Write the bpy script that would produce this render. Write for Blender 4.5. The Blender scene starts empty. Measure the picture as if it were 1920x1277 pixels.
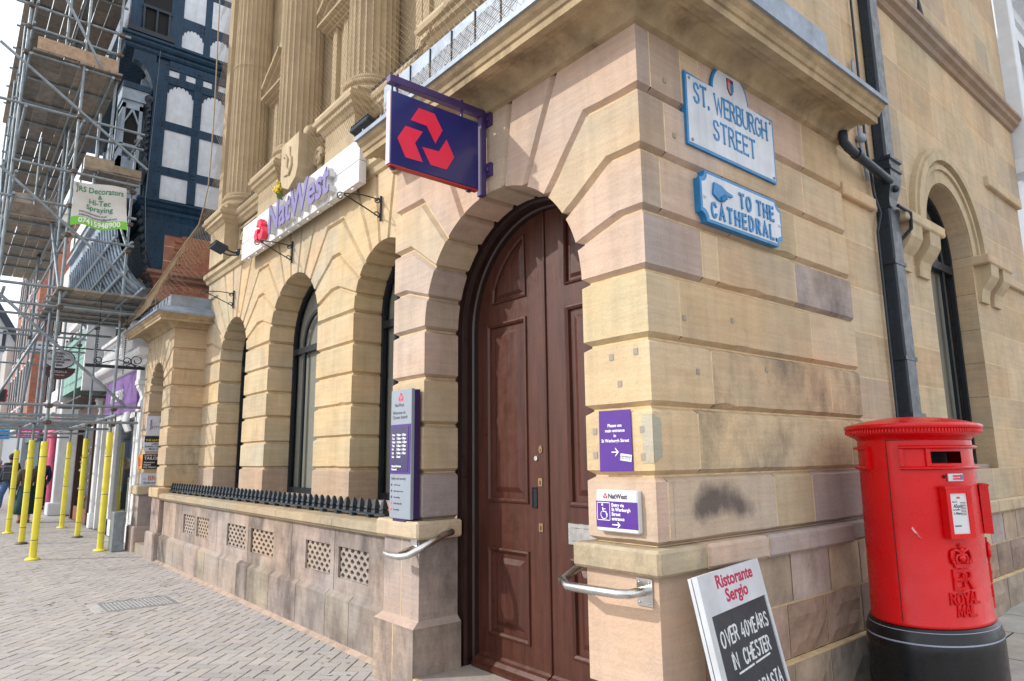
import bpy, math, random
from mathutils import Vector, Matrix, geometry
random.seed(7)
R_ = math.radians
sc = bpy.context.scene
# ---------------------------------------------------------------- camera
yaw, tilt, roll = R_(50.233), R_(9.847), R_(0.624)
fw = Vector((-math.sin(yaw)*math.cos(tilt), math.cos(yaw)*math.cos(tilt), math.sin(tilt)))
rt = Vector((math.cos(yaw), math.sin(yaw), 0)); dn = -rt.cross(fw)
r2 = rt*math.cos(roll)+dn*math.sin(roll); d2 = -rt*math.sin(roll)+dn*math.cos(roll)
cd = bpy.data.cameras.new('camera'); cam = bpy.data.objects.new('camera', cd); sc.collection.objects.link(cam)
m = Matrix.Identity(4)
for i in range(3):
    m[i][0] = r2[i]; m[i][1] = -d2[i]; m[i][2] = -fw[i]
m[2][3] = 1.5
cam.matrix_world = m
cd.sensor_width = 36; cd.lens = 23.848; cd.clip_start = .05; cd.clip_end = 800
sc.camera = cam
# ---------------------------------------------------------------- light
SUN = Vector((.62, 1.0, -.72)).normalized()          # travel direction of the light
elev = math.asin(-SUN.z); 
wd = bpy.data.worlds.new('World'); sc.world = wd; wd.use_nodes = True
nt = wd.node_tree; nt.nodes.clear()
o = nt.nodes.new('ShaderNodeOutputWorld'); bg = nt.nodes.new('ShaderNodeBackground'); sky = nt.nodes.new('ShaderNodeTexSky')
sky.sky_type = 'NISHITA'; sky.sun_disc = False; sky.sun_elevation = elev
sky.sun_rotation = math.atan2(-SUN.x, -SUN.y); sky.dust_density = 2.5; sky.air_density = 1.0; sky.ozone_density = 1
# thin high cloud over most of the sky
tc = nt.nodes.new('ShaderNodeTexCoord'); nz = nt.nodes.new('ShaderNodeTexNoise'); nz.inputs['Scale'].default_value = 1.6; nz.inputs['Detail'].default_value = 6
cr = nt.nodes.new('ShaderNodeValToRGB'); cr.color_ramp.elements[0].position = .25; cr.color_ramp.elements[1].position = .6
cr.color_ramp.elements[0].color = (.72,)*3+(1,); cr.color_ramp.elements[1].color = (.95,)*3+(1,)
mx = nt.nodes.new('ShaderNodeMix'); mx.data_type = 'RGBA'; mx.inputs['B'].default_value = (7.0, 7.2, 7.6, 1)
nt.links.new(tc.outputs['Generated'], nz.inputs['Vector']); nt.links.new(nz.outputs['Fac'], cr.inputs['Fac'])
nt.links.new(cr.outputs['Color'], mx.inputs['Factor']); nt.links.new(sky.outputs['Color'], mx.inputs['A'])
nt.links.new(mx.outputs['Result'], bg.inputs['Color']); bg.inputs['Strength'].default_value = .15
nt.links.new(bg.outputs['Background'], o.inputs['Surface'])
ld = bpy.data.lights.new('sun', 'SUN'); ld.energy = 2.15; ld.angle = R_(.9); ld.color = (1, .95, .87)
sl = bpy.data.objects.new('sun', ld); sc.collection.objects.link(sl)
sl.rotation_euler = SUN.to_track_quat('-Z', 'Y').to_euler(); sl.location = (-6, -8, 12)
sc.view_settings.view_transform = 'Standard'; sc.view_settings.look = 'None'
sc.view_settings.exposure = 0.57; sc.view_settings.gamma = 1
sc.cycles.max_bounces = 6; sc.cycles.transparent_max_bounces = 12; sc.cycles.use_denoising = True

# ---------------------------------------------------------------- materials
def N(nt, t, **k):
    n = nt.nodes.new(t)
    for a, b in k.items():
        if a in n.inputs: n.inputs[a].default_value = b
        else: setattr(n, a, b)
    return n
def mat(name, col=(.5,.5,.5), rough=.6, metal=0, noise=0, nscale=8, bump=0, bscale=60, attr=False, streak=0, dirt=0, stretch=(1,1,1), spec=.5, coat=0, grain=0, bed=0, warm=0, patch=0, dcol=(.075,.065,.065)):
    M = bpy.data.materials.new(name); M.use_nodes = True
    nt = M.node_tree; b = nt.nodes['Principled BSDF']; L = nt.links.new
    b.inputs['Roughness'].default_value = rough; b.inputs['Metallic'].default_value = metal
    b.inputs['Specular IOR Level'].default_value = spec
    b.inputs['Coat Weight'].default_value = coat; b.inputs['Coat Roughness'].default_value = .15
    geo = N(nt, 'ShaderNodeNewGeometry'); pos = geo.outputs['Position']
    def mul(c, f):
        x = N(nt, 'ShaderNodeMix', data_type='RGBA', blend_type='MULTIPLY'); x.inputs['Factor'].default_value = 1
        L(c, x.inputs['A']); L(f, x.inputs['B']); return x.outputs['Result']
    def scaled(v):
        mp = N(nt, 'ShaderNodeVectorMath', operation='MULTIPLY'); mp.inputs[1].default_value = v; L(pos, mp.inputs[0]); return mp.outputs[0]
    def nz(v, sc_, lo, hi, det=5, p0=.3, p1=.7, r=.6):
        n = N(nt, 'ShaderNodeTexNoise'); n.inputs['Scale'].default_value = sc_; n.inputs['Detail'].default_value = det; n.inputs['Roughness'].default_value = r
        L(scaled(v), n.inputs['Vector'])
        mr = N(nt, 'ShaderNodeMapRange'); mr.inputs['From Min'].default_value = p0; mr.inputs['From Max'].default_value = p1
        mr.inputs['To Min'].default_value = lo; mr.inputs['To Max'].default_value = hi
        L(n.outputs['Fac'], mr.inputs['Value']); return mr.outputs['Result']
    if attr:
        a = N(nt, 'ShaderNodeAttribute', attribute_name='tint'); c = a.outputs['Color']
    else:
        rgb = N(nt, 'ShaderNodeRGB'); rgb.outputs[0].default_value = (*col, 1); c = rgb.outputs[0]
    base = c
    if noise: c = mul(c, nz(stretch, nscale, 1-noise, 1+noise*.55))
    if warm:
        w_ = N(nt, 'ShaderNodeMix', data_type='RGBA'); w_.inputs['A'].default_value = (.93,.98,1.03,1); w_.inputs['B'].default_value = (1.08,1.0,.92,1)
        L(nz((1,1,1.6), .9, 0, 1, 4, .35, .65), w_.inputs['Factor']); c = mul(c, w_.outputs['Result'])
    if grain: c = mul(c, nz((1,1,1), 160, 1-grain, 1+grain, 2))
    if bed: c = mul(c, nz((1.3,1.3,26), 1.5, 1-bed, 1+bed*.5, 4, .35, .65))
    if streak: c = mul(c, nz((7,7,.55), 1.6, 1-streak, 1.0, 4, .28, .52))
    if dirt:
        f = nz((2.3,2.3,1.35), 1.15, 0, 1, 8, .0, 1, .7)
        if attr:
            k_ = N(nt, 'ShaderNodeMapRange', clamp=False); k_.inputs['To Min'].default_value = .74; k_.inputs['To Max'].default_value = .385; L(a.outputs['Alpha'], k_.inputs['Value'])
            q0 = N(nt, 'ShaderNodeMath', operation='SUBTRACT'); L(f, q0.inputs[0]); L(k_.outputs['Result'], q0.inputs[1])
            q = N(nt, 'ShaderNodeMath', operation='MULTIPLY', use_clamp=True); L(q0.outputs[0], q.inputs[0]); q.inputs[1].default_value = 3.6; f = q.outputs[0]
        else:
            q0 = N(nt, 'ShaderNodeMath', operation='SUBTRACT'); L(f, q0.inputs[0]); q0.inputs[1].default_value = .52
            q = N(nt, 'ShaderNodeMath', operation='MULTIPLY', use_clamp=True); L(q0.outputs[0], q.inputs[0]); q.inputs[1].default_value = 5; f = q.outputs[0]
        q = N(nt, 'ShaderNodeMath', operation='MULTIPLY'); L(f, q.inputs[0]); q.inputs[1].default_value = dirt
        x = N(nt, 'ShaderNodeMix', data_type='RGBA'); L(q.outputs[0], x.inputs['Factor']); L(c, x.inputs['A']); x.inputs['B'].default_value = (*dcol, 1); c = x.outputs['Result']
    if patch:
        f = nz((1,1,1), 2.3, 0, patch, 3, .55, .62)
        x = N(nt, 'ShaderNodeMix', data_type='RGBA'); L(f, x.inputs['Factor']); L(c, x.inputs['A']); L(mul(c, nz((1,1,3), 9, .72, 1.25)), x.inputs['B']); c = x.outputs['Result']
    L(c, b.inputs['Base Color'])
    if rough > .25 and (noise or dirt):
        L(nz((1,1,1), 14, max(.05,rough-.12), min(1,rough+.12)), b.inputs['Roughness'])
    if bump:
        n = N(nt, 'ShaderNodeTexNoise'); n.inputs['Scale'].default_value = bscale; n.inputs['Detail'].default_value = 6; L(scaled(stretch), n.inputs['Vector'])
        bp = N(nt, 'ShaderNodeBump'); bp.inputs['Strength'].default_value = bump; bp.inputs['Distance'].default_value = .01
        L(n.outputs['Fac'], bp.inputs['Height']); L(bp.outputs['Normal'], b.inputs['Normal'])
    return M
def glassmat(name, tint=(.8,.85,.85), rough=.03, fac=.35):
    M = bpy.data.materials.new(name); M.use_nodes = True; nt = M.node_tree; nt.nodes.clear(); L = nt.links.new
    o = N(nt, 'ShaderNodeOutputMaterial'); t = N(nt, 'ShaderNodeBsdfTransparent'); t.inputs['Color'].default_value = (*tint, 1)
    g = N(nt, 'ShaderNodeBsdfGlossy'); g.inputs['Roughness'].default_value = rough
    lw = N(nt, 'ShaderNodeLayerWeight'); lw.inputs['Blend'].default_value = fac
    mxs = N(nt, 'ShaderNodeMixShader'); L(lw.outputs['Fresnel'], mxs.inputs[0]); L(t.outputs[0], mxs.inputs[1]); L(g.outputs[0], mxs.inputs[2]); L(mxs.outputs[0], o.inputs[0])
    return M

m_stone = mat('sandstone', rough=.88, noise=.15, nscale=3.1, bump=.4, bscale=55, attr=True, grain=.075, bed=.075, streak=.12, dirt=.84, patch=.3, spec=.2, warm=1)
m_mortar = mat('lime_mortar', (.66,.50,.29), .9, noise=.25, nscale=12, bump=.3)
m_rough = mat('rock_faced_stone', rough=.9, noise=.34, nscale=5, bump=1.0, bscale=16, attr=True, grain=.12, streak=.1, dirt=.8)
m_carved = mat('carved_stone', (.47,.375,.24), .85, noise=.2, nscale=3, bump=.3, bscale=60, grain=.08, streak=.16)
m_cornice = mat('weathered_cornice_stone', (.42,.32,.19), .88, noise=.35, nscale=4, bump=.5, bscale=40, grain=.1, dirt=.75, dcol=(.10,.065,.04))
m_lead = mat('lead_sheet', (.25,.30,.37), .5, .25, noise=.3, nscale=5, bump=.25, bscale=9)
m_black = mat('black_painted_iron', (.020,.031,.044), .33, noise=.2, nscale=20, spec=.35)
m_frame = mat('dark_window_frame', (.009,.014,.020), .45, noise=.1, spec=.3)
m_glass = glassmat('window_glass', (.85,.88,.88), .03, .28)
m_blind = mat('interior_blind', (.36,.345,.30), .8, noise=.15, nscale=1.5)
m_dark = mat('dark_interior', (.012,.012,.013), .9)
m_wood = mat('dark_varnished_wood', (.075,.024,.015), .38, noise=.35, nscale=3, stretch=(9,9,.7), bump=.12, bscale=14, spec=.4, grain=.08)
m_woodd = mat('dark_door_frame_wood', (.022,.009,.007), .38, noise=.3, nscale=3, stretch=(9,9,.7), bump=.1, bscale=14, coat=.25)
m_brass = mat('worn_brass', (.34,.22,.12), .45, .7, noise=.2)
m_steel = mat('brushed_steel', (.62,.62,.61), .27, 1, noise=.12, nscale=30)
m_white = mat('white_paint', (.62,.63,.65), .5, noise=.08, nscale=6, bump=.05)
m_purpled = mat('shaded_purple_vinyl', (.035,.014,.09), .5)  # darker copy of the purple vinyl, shade painted into the panel's back
m_purple = mat('purple_vinyl', (.075,.016,.24), .45, noise=.1)
m_indigo = mat('indigo_panel', (.014,.020,.15), .18, noise=.15, nscale=1.5, coat=.3)
m_indigof = mat('purple_steel_frame', (.060,.035,.14), .42, noise=.2)
m_red = mat('coral_red_vinyl', (.78,.025,.075), .4, noise=.06)
m_letterp = mat('lilac_letter_face', (.17,.145,.34), .45, noise=.12)
m_signw = mat('white_board', (.66,.66,.66), .5, noise=.08, streak=.14)
m_grey = mat('pale_grey_plastic', (.26,.30,.35), .4, noise=.06)
m_wtext = mat('white_lettering', (.82,.82,.84), .5)
m_dtext = mat('dark_lettering', (.035,.025,.06), .5)
m_blue = mat('bright_blue_enamel', (.012,.20,.46), .4, noise=.2, nscale=9)
m_enam = mat('white_enamel', (.58,.62,.67), .45, noise=.14, nscale=5, streak=.16, dirt=.2, dcol=(.35,.30,.25))
m_pred = mat('glossy_red_paint', (.62,.0015,.004), .30, noise=.12, nscale=3, spec=.4, bump=.05, bscale=30, dirt=.30, dcol=(.30,.004,.006), grain=.03)
m_pblack = mat('glossy_black_paint', (.006,.007,.009), .30, noise=.4, nscale=5, spec=.4)
m_galv = mat('galvanised_tube', (.25,.295,.325), .48, .45, noise=.3, nscale=9)
m_rust = mat('rusty_coupler', (.16,.13,.11), .6, .6, noise=.5, nscale=30)
m_yellow = mat('yellow_foam_sleeve', (.78,.68,.06), .6, noise=.12, nscale=5)
m_board = mat('scaffold_board', rough=.85, noise=.35, nscale=3, stretch=(3,3,3), attr=True, grain=.1)
m_paver = mat('brick_paver', rough=.85, noise=.10, nscale=2.2, bump=.3, bscale=90, attr=True, grain=.12, dirt=.18, dcol=(.2,.18,.17))
m_joint = mat('paving_joint', (.22,.19,.17), .95, noise=.3)
m_flag = mat('flagstone', rough=.85, noise=.28, nscale=4, bump=.4, bscale=30, attr=True, grain=.1, dirt=.35)
m_timber = mat('blue_black_timber', (.010,.040,.080), .33, noise=.4, nscale=3, stretch=(4,4,1), bump=.15, bscale=18, spec=.3)
m_render = mat('white_infill_render', (.60,.64,.69), .7, noise=.14, nscale=6, bump=.3, bscale=25, dirt=.35, dcol=(.33,.34,.36), streak=.12)
m_redst = mat('red_sandstone', rough=.85, noise=.3, nscale=4, bump=.4, bscale=40, attr=True, grain=.1)
m_greyw = mat('grey_blue_woodwork', (.30,.38,.47), .5, noise=.3, nscale=5, dirt=.4, dcol=(.06,.08,.1))
m_net = mat('tan_netting', (.33,.24,.14), .8)
m_any = mat('tinted_paint', rough=.55, noise=.12, nscale=4, attr=True, grain=.04)
m_brick = mat('red_brick', rough=.9, noise=.3, nscale=9, attr=True, grain=.1)
m_skin = mat('skin', (.52,.30,.22), .5)
m_any2 = mat('cloth', rough=.9, noise=.2, nscale=12, attr=True)

# ---------------------------------------------------------------- mesh helpers
COL = sc.collection
class MB:
    def __init__(s): s.v = []; s.f = []; s.mi = []; s.t = []; s.sm = []
    def quad(s, pts, mi=0, t=(.5,.5,.5,1), sm=False):
        b = len(s.v); s.v += [Vector(p) for p in pts]; s.f.append(tuple(range(b, b+len(pts)))); s.mi.append(mi); s.t.append(t if len(t) == 4 else (*t, 1)); s.sm.append(sm)
    def faces(s, vs, fs, mi=0, t=(.5,.5,.5,1), sm=False):
        b = len(s.v); s.v += [Vector(p) for p in vs]
        for f in fs: s.f.append(tuple(b+i for i in f)); s.mi.append(mi); s.t.append(t if len(t) == 4 else (*t, 1)); s.sm.append(sm)
    def box(s, a, b, mi=0, t=(.5,.5,.5,1), bev=0):
        x0,x1 = sorted((a[0],b[0])); y0,y1 = sorted((a[1],b[1])); z0,z1 = sorted((a[2],b[2]))
        if not bev:
            vs = [(x,y,z) for x in (x0,x1) for y in (y0,y1) for z in (z0,z1)]
            s.faces(vs, [(0,1,3,2),(4,6,7,5),(0,4,5,1),(2,3,7,6),(0,2,6,4),(1,5,7,3)], mi, t); return
        c = Vector(((x0+x1)/2,(y0+y1)/2,(z0+z1)/2)); s.obox(c, (1,0,0),(0,1,0),(0,0,1), ((x1-x0)/2,(y1-y0)/2,(z1-z0)/2), mi, t, bev)
    def obox(s, c, ax, ay, az, h, mi=0, t=(.5,.5,.5,1), bev=0):
        c = Vector(c); ax,ay,az = (Vector(q).normalized() for q in (ax,ay,az))
        P = lambda x,y,z: c+ax*x+ay*y+az*z
        hx,hy,hz = h
        if not bev:
            vs = [P(x,y,z) for x in (-hx,hx) for y in (-hy,hy) for z in (-hz,hz)]
            s.faces(vs, [(0,1,3,2),(4,6,7,5),(0,4,5,1),(2,3,7,6),(0,2,6,4),(1,5,7,3)], mi, t); return
        b = min(bev, hx*.9, hy*.9, hz*.9); vs = []; ix = {}
        def g(sx,sy,sz,k):
            key = (sx,sy,sz,k)
            if key not in ix:
                ix[key] = len(vs); vs.append(P(sx*(hx-(b if k!=0 else 0)), sy*(hy-(b if k!=1 else 0)), sz*(hz-(b if k!=2 else 0))))
            return ix[key]
        fs = []
        for k in range(3):
            for sg in (-1,1):
                q = []
                for a_,b_ in ((-1,-1),(1,-1),(1,1),(-1,1)):
                    sgn = [0,0,0]; sgn[k] = sg; sgn[(k+1)%3] = a_; sgn[(k+2)%3] = b_
                    q.append(g(*sgn,k))
                fs.append(tuple(q))
        for k in range(3):
            i,j = (k+1)%3,(k+2)%3
            for a_ in (-1,1):
                for b_ in (-1,1):
                    q = []
                    for e,kk in ((-1,i),(1,i),(1,j),(-1,j)):
                        sgn = [0,0,0]; sgn[k] = e; sgn[i] = a_; sgn[j] = b_; q.append(g(*sgn,kk))
                    fs.append(tuple(q))
        for a_ in (-1,1):
            for b_ in (-1,1):
                for c_ in (-1,1): fs.append((g(a_,b_,c_,0),g(a_,b_,c_,1),g(a_,b_,c_,2)))
        s.faces(vs, fs, mi, t)
    def tube(s, pts, r, n=10, mi=0, t=(.5,.5,.5,1), caps=True, closed=False):
        pts = [Vector(p) for p in pts]; k = len(pts); rs = r if isinstance(r,(list,tuple)) else [r]*k
        vs = []; up = None
        for i,p in enumerate(pts):
            a = pts[(i-1)%k] if (i>0 or closed) else p; c = pts[(i+1)%k] if (i<k-1 or closed) else p
            d = ((p-a).normalized()+(c-p).normalized()); d = d.normalized() if d.length>1e-6 else (c-a).normalized()
            if up is None:
                up = Vector((0,0,1)) if abs(d.z)<.9 else Vector((1,0,0))
            u = d.cross(up); u = u.normalized() if u.length>1e-6 else d.orthogonal().normalized()
            w = u.cross(d).normalized(); up = w
            for j in range(n):
                q = 2*math.pi*j/n; vs.append(p+(u*math.cos(q)+w*math.sin(q))*rs[i])
        fs = []
        for i in range(k if closed else k-1):
            for j in range(n): fs.append((i*n+j, i*n+(j+1)%n, ((i+1)%k)*n+(j+1)%n, ((i+1)%k)*n+j))
        s.faces(vs, fs, mi, t, True)
        if caps and not closed:
            s.faces([vs[j] for j in range(n)], [tuple(range(n))[::-1]], mi, t); s.faces([vs[(k-1)*n+j] for j in range(n)], [tuple(range(n))], mi, t)
    def lathe(s, prof, c=(0,0,0), n=32, mi=0, t=(.5,.5,.5,1), sx=1, sy=1, rf=None, caps=True, sm=True):
        vs = []; c = Vector(c)
        for r,z in prof:
            for j in range(n):
                q = 2*math.pi*j/n; rr = r*(rf(q) if rf else 1); vs.append(c+Vector((rr*sx*math.cos(q), rr*sy*math.sin(q), z)))
        fs = [(i*n+j, i*n+(j+1)%n, (i+1)*n+(j+1)%n, (i+1)*n+j) for i in range(len(prof)-1) for j in range(n)]
        s.faces(vs, fs, mi, t, sm)
        if caps:
            s.faces(vs[:n], [tuple(range(n))[::-1]], mi, t); s.faces(vs[-n:], [tuple(range(n))], mi, t)
    def prism(s, poly, F, d0, d1, mi=0, t=(.5,.5,.5,1), mis=None):
        n = len(poly); A = [F(u,v,d0) for u,v in poly]; B = [F(u,v,d1) for u,v in poly]
        s.faces(A, [tuple(range(n))], mi, t); s.faces(B, [tuple(range(n))[::-1]], mi, t)
        s.faces(A+B, [(i,(i+1)%n,n+(i+1)%n,n+i) for i in range(n)], mi if mis is None else mis, t)
    def sphere(s, c, r, n=10, mi=0, t=(.5,.5,.5,1), sc_=(1,1,1)):
        pr = [(max(1e-4,math.sin(math.pi*i/(n//2+2)))*r, -math.cos(math.pi*i/(n//2+2))*r*sc_[2]) for i in range(n//2+3)]
        s.lathe(pr, c, n, mi, t, sc_[0], sc_[1], caps=False)

def wl(o):
    v = Vector((0,0,0))
    while o is not None: v += o.location; o = o.parent
    return v
def build(name, mb, mats, parent=None, fix=True):
    mats = mats if isinstance(mats,(list,tuple)) else [mats]
    me = bpy.data.meshes.new(name)
    if parent is not None: off = wl(parent)
    else:
        xs = [v.x for v in mb.v]; ys = [v.y for v in mb.v]; zs = [v.z for v in mb.v]
        off = Vector(((min(xs)+max(xs))/2,(min(ys)+max(ys))/2,min(zs)))
    me.from_pydata([v-off for v in mb.v], [], mb.f)
    for mm in mats: me.materials.append(mm)
    me.polygons.foreach_set('material_index', mb.mi); me.polygons.foreach_set('use_smooth', mb.sm)
    ca = me.color_attributes.new('tint', 'FLOAT_COLOR', 'CORNER'); buf = []
    for p in me.polygons: buf += list(mb.t[p.index])*p.loop_total
    ca.data.foreach_set('color', buf)
    me.update()
    ob = bpy.data.objects.new(name, me); COL.objects.link(ob)
    if parent is not None: ob.parent = parent
    else: ob.location = off
    return ob
def tag(o, label=None, cat=None, group=None, kind=None):
    if label: o['label'] = label
    if cat: o['category'] = cat
    if group: o['group'] = group
    if kind: o['kind'] = kind
    return o
def empty(name, loc, label, cat, group=None):
    o = bpy.data.objects.new(name, None); COL.objects.link(o); o.location = loc; o.empty_display_size = .1
    return tag(o, label, cat, group)
def dup(o, loc, parent=None):
    c = o.copy(); COL.objects.link(c)
    if parent is not None: c.parent = parent
    if loc is not None: c.location = loc
    for ch in list(o.children): dup(ch, None, c)
    return c

# ---------------------------------------------------------------- lettering
STY = {}
GLY = {  # stroke letters on a 0..w by 0..1 box: (width, strokes, serif ends)
 'A':(.62,[[(0,0),(.31,1),(.62,0)],[(.12,.36),(.5,.36)]]), 'B':(.52,[[(0,0),(0,1),(.3,1),(.44,.93),(.47,.77),(.42,.6),(.3,.53),(0,.53)],[(.3,.53),(.46,.45),(.52,.27),(.45,.07),(.3,0),(0,0)]]),
 'C':(.56,[[(.54,.78),(.46,.95),(.3,1),(.12,.92),(.02,.7),(0,.5),(.02,.3),(.12,.08),(.3,0),(.46,.05),(.54,.22)]]), 'D':(.58,[[(0,0),(0,1),(.26,1),(.46,.9),(.56,.68),(.58,.5),(.56,.32),(.46,.1),(.26,0),(0,0)]]),
 'E':(.48,[[(.48,1),(0,1),(0,0),(.48,0)],[(0,.52),(.38,.52)]]), 'F':(.46,[[(.46,1),(0,1),(0,0)],[(0,.52),(.36,.52)]]), 'G':(.6,[[(.56,.8),(.46,.95),(.3,1),(.12,.92),(.02,.7),(0,.5),(.02,.3),(.12,.08),(.3,0),(.46,.05),(.57,.2),(.57,.44),(.36,.44)]]),
 'H':(.58,[[(0,0),(0,1)],[(.58,0),(.58,1)],[(0,.52),(.58,.52)]]), 'I':(0,[[(0,0),(0,1)]]), 'L':(.44,[[(0,1),(0,0),(.44,0)]]), 'M':(.72,[[(0,0),(.06,1),(.36,.2),(.66,1),(.72,0)]]), 'N':(.58,[[(0,0),(0,1),(.58,0),(.58,1)]]),
 'O':(.6,[[(.3,1),(.12,.92),(.02,.7),(0,.5),(.02,.3),(.12,.08),(.3,0),(.48,.08),(.58,.3),(.6,.5),(.58,.7),(.48,.92),(.3,1)]]), 'P':(.48,[[(0,0),(0,1),(.28,1),(.44,.92),(.48,.75),(.44,.57),(.28,.49),(0,.49)]]),
 'R':(.54,[[(0,0),(0,1),(.28,1),(.44,.92),(.48,.76),(.44,.6),(.28,.52),(0,.52)],[(.26,.52),(.54,0)]]), 'S':(.5,[[(.46,.82),(.4,.95),(.25,1),(.08,.94),(.03,.77),(.1,.61),(.25,.52),(.42,.42),(.49,.24),(.42,.06),(.25,0),(.08,.05),(.01,.2)]]),
 'T':(.56,[[(0,1),(.56,1)],[(.28,1),(.28,0)]]), 'U':(.58,[[(0,1),(0,.28),(.08,.08),(.29,0),(.5,.08),(.58,.28),(.58,1)]]), 'V':(.6,[[(0,1),(.3,0),(.6,1)]]), 'W':(.86,[[(0,1),(.22,0),(.43,.8),(.64,0),(.86,1)]]), 'Y':(.58,[[(0,1),(.29,.48),(.58,1)],[(.29,.48),(.29,0)]]), 'Z':(.5,[[(0,1),(.5,1),(0,0),(.5,0)]]),
 '4':(.5,[[(.3,1),(0,.3),(.5,.3)],[(.36,.6),(.34,0)]]), '0':(.5,[[(.25,1),(.08,.85),(0,.5),(.08,.15),(.25,0),(.42,.15),(.5,.5),(.42,.85),(.25,1)]]), '.':(.06,[[(.0,.0),(.05,.0),(.05,.06),(0,.06)]]),
 '&':(.6,[[(.6,0),(.12,.72),(.14,.92),(.26,1),(.38,.9),(.36,.72),(.08,.4),(.02,.2),(.12,.02),(.28,0),(.44,.12),(.56,.42)]]),
}
def stroke_text(mb, s, F, u0, v0, h, w, d0, d1, serif=0, track=.2, sx=1, jit=0, mi=0, center=None, rnd=random):
    tot = sum((GLY[c][0]*sx+track) if c in GLY else .38*sx+track*.4 for c in s)*h-track*h
    u = u0 if center is None else center-tot/2
    for c in s:
        if c not in GLY: u += (.38*sx+track*.4)*h; continue
        gw, st = GLY[c]
        ju, jv, js = (rnd.uniform(-jit,jit)*h, rnd.uniform(-jit,jit)*h, 1+rnd.uniform(-jit,jit)) if jit else (0,0,1)
        for ki,k in enumerate(st):
            P = [Vector((u+x*sx*h*js+ju, v0+y*h*js+jv)) for x,y in k]
            n = len(P); Lf, Rt = [], []
            for i in range(n):
                a = P[max(0,i-1)]; b = P[min(n-1,i+1)]; d1_ = (P[i]-a); d2_ = (b-P[i])
                if d1_.length < 1e-9: d1_ = d2_
                if d2_.length < 1e-9: d2_ = d1_
                d = (d1_.normalized()+d2_.normalized()); d = d.normalized() if d.length>1e-6 else d1_.normalized()
                nn = Vector((-d.y,d.x)); co = max(.45, abs(nn.dot(Vector((-d1_.y,d1_.x)).normalized())))
                ww = w/2/co*(rnd.uniform(.8,1.2) if jit else 1)
                Lf.append(P[i]+nn*ww); Rt.append(P[i]-nn*ww)
            for i in range(n-1):
                q = [Lf[i],Lf[i+1],Rt[i+1],Rt[i]]
                mb.prism([(p.x,p.y) for p in q], F, d0-.00007*i-.0011*ki, d1, mi)
            if serif:
                for ei,(e,o_) in enumerate(((P[0],P[1]),(P[-1],P[-2]))):
                    if c in 'OBDG&' and not (c=='G' and e is P[0]): continue
                    d = (e-o_).normalized()
                    if abs(d.y) > .5: q = [(e.x-serif*h,e.y-w*.35),(e.x+serif*h,e.y-w*.35),(e.x+serif*h,e.y+w*.35),(e.x-serif*h,e.y+w*.35)]
                    else: q = [(e.x-w*.35,e.y-serif*h),(e.x+w*.35,e.y-serif*h),(e.x+w*.35,e.y+serif*h),(e.x-w*.35,e.y+serif*h)]
                    mb.prism(q, F, d0-.0009-.0003*ei-.0011*ki, d1, mi)
        u += (gw*sx+track)*h
    return u
def font_text(mb, s, F, u, v, size, d0, d1, mi=0, align='LEFT', sx=1, space=1, bold=0, t=(.5,.5,.5,1)):
    cu = bpy.data.curves.new('t', 'FONT'); cu.body = s; cu.size = size; cu.align_x = align; cu.space_character = space
    cu.extrude = .5; cu.resolution_u = 3; cu.offset = bold
    ob = bpy.data.objects.new('t', cu); me = bpy.data.meshes.new_from_object(ob)
    vs = [F(u+p.co.x*sx, v+p.co.y, d0 if p.co.z > 0 else d1) for p in me.vertices]
    mb.faces(vs, [tuple(p.vertices) for p in me.polygons], mi, t)
    bpy.data.objects.remove(ob); bpy.data.curves.remove(cu); bpy.data.meshes.remove(me)

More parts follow.
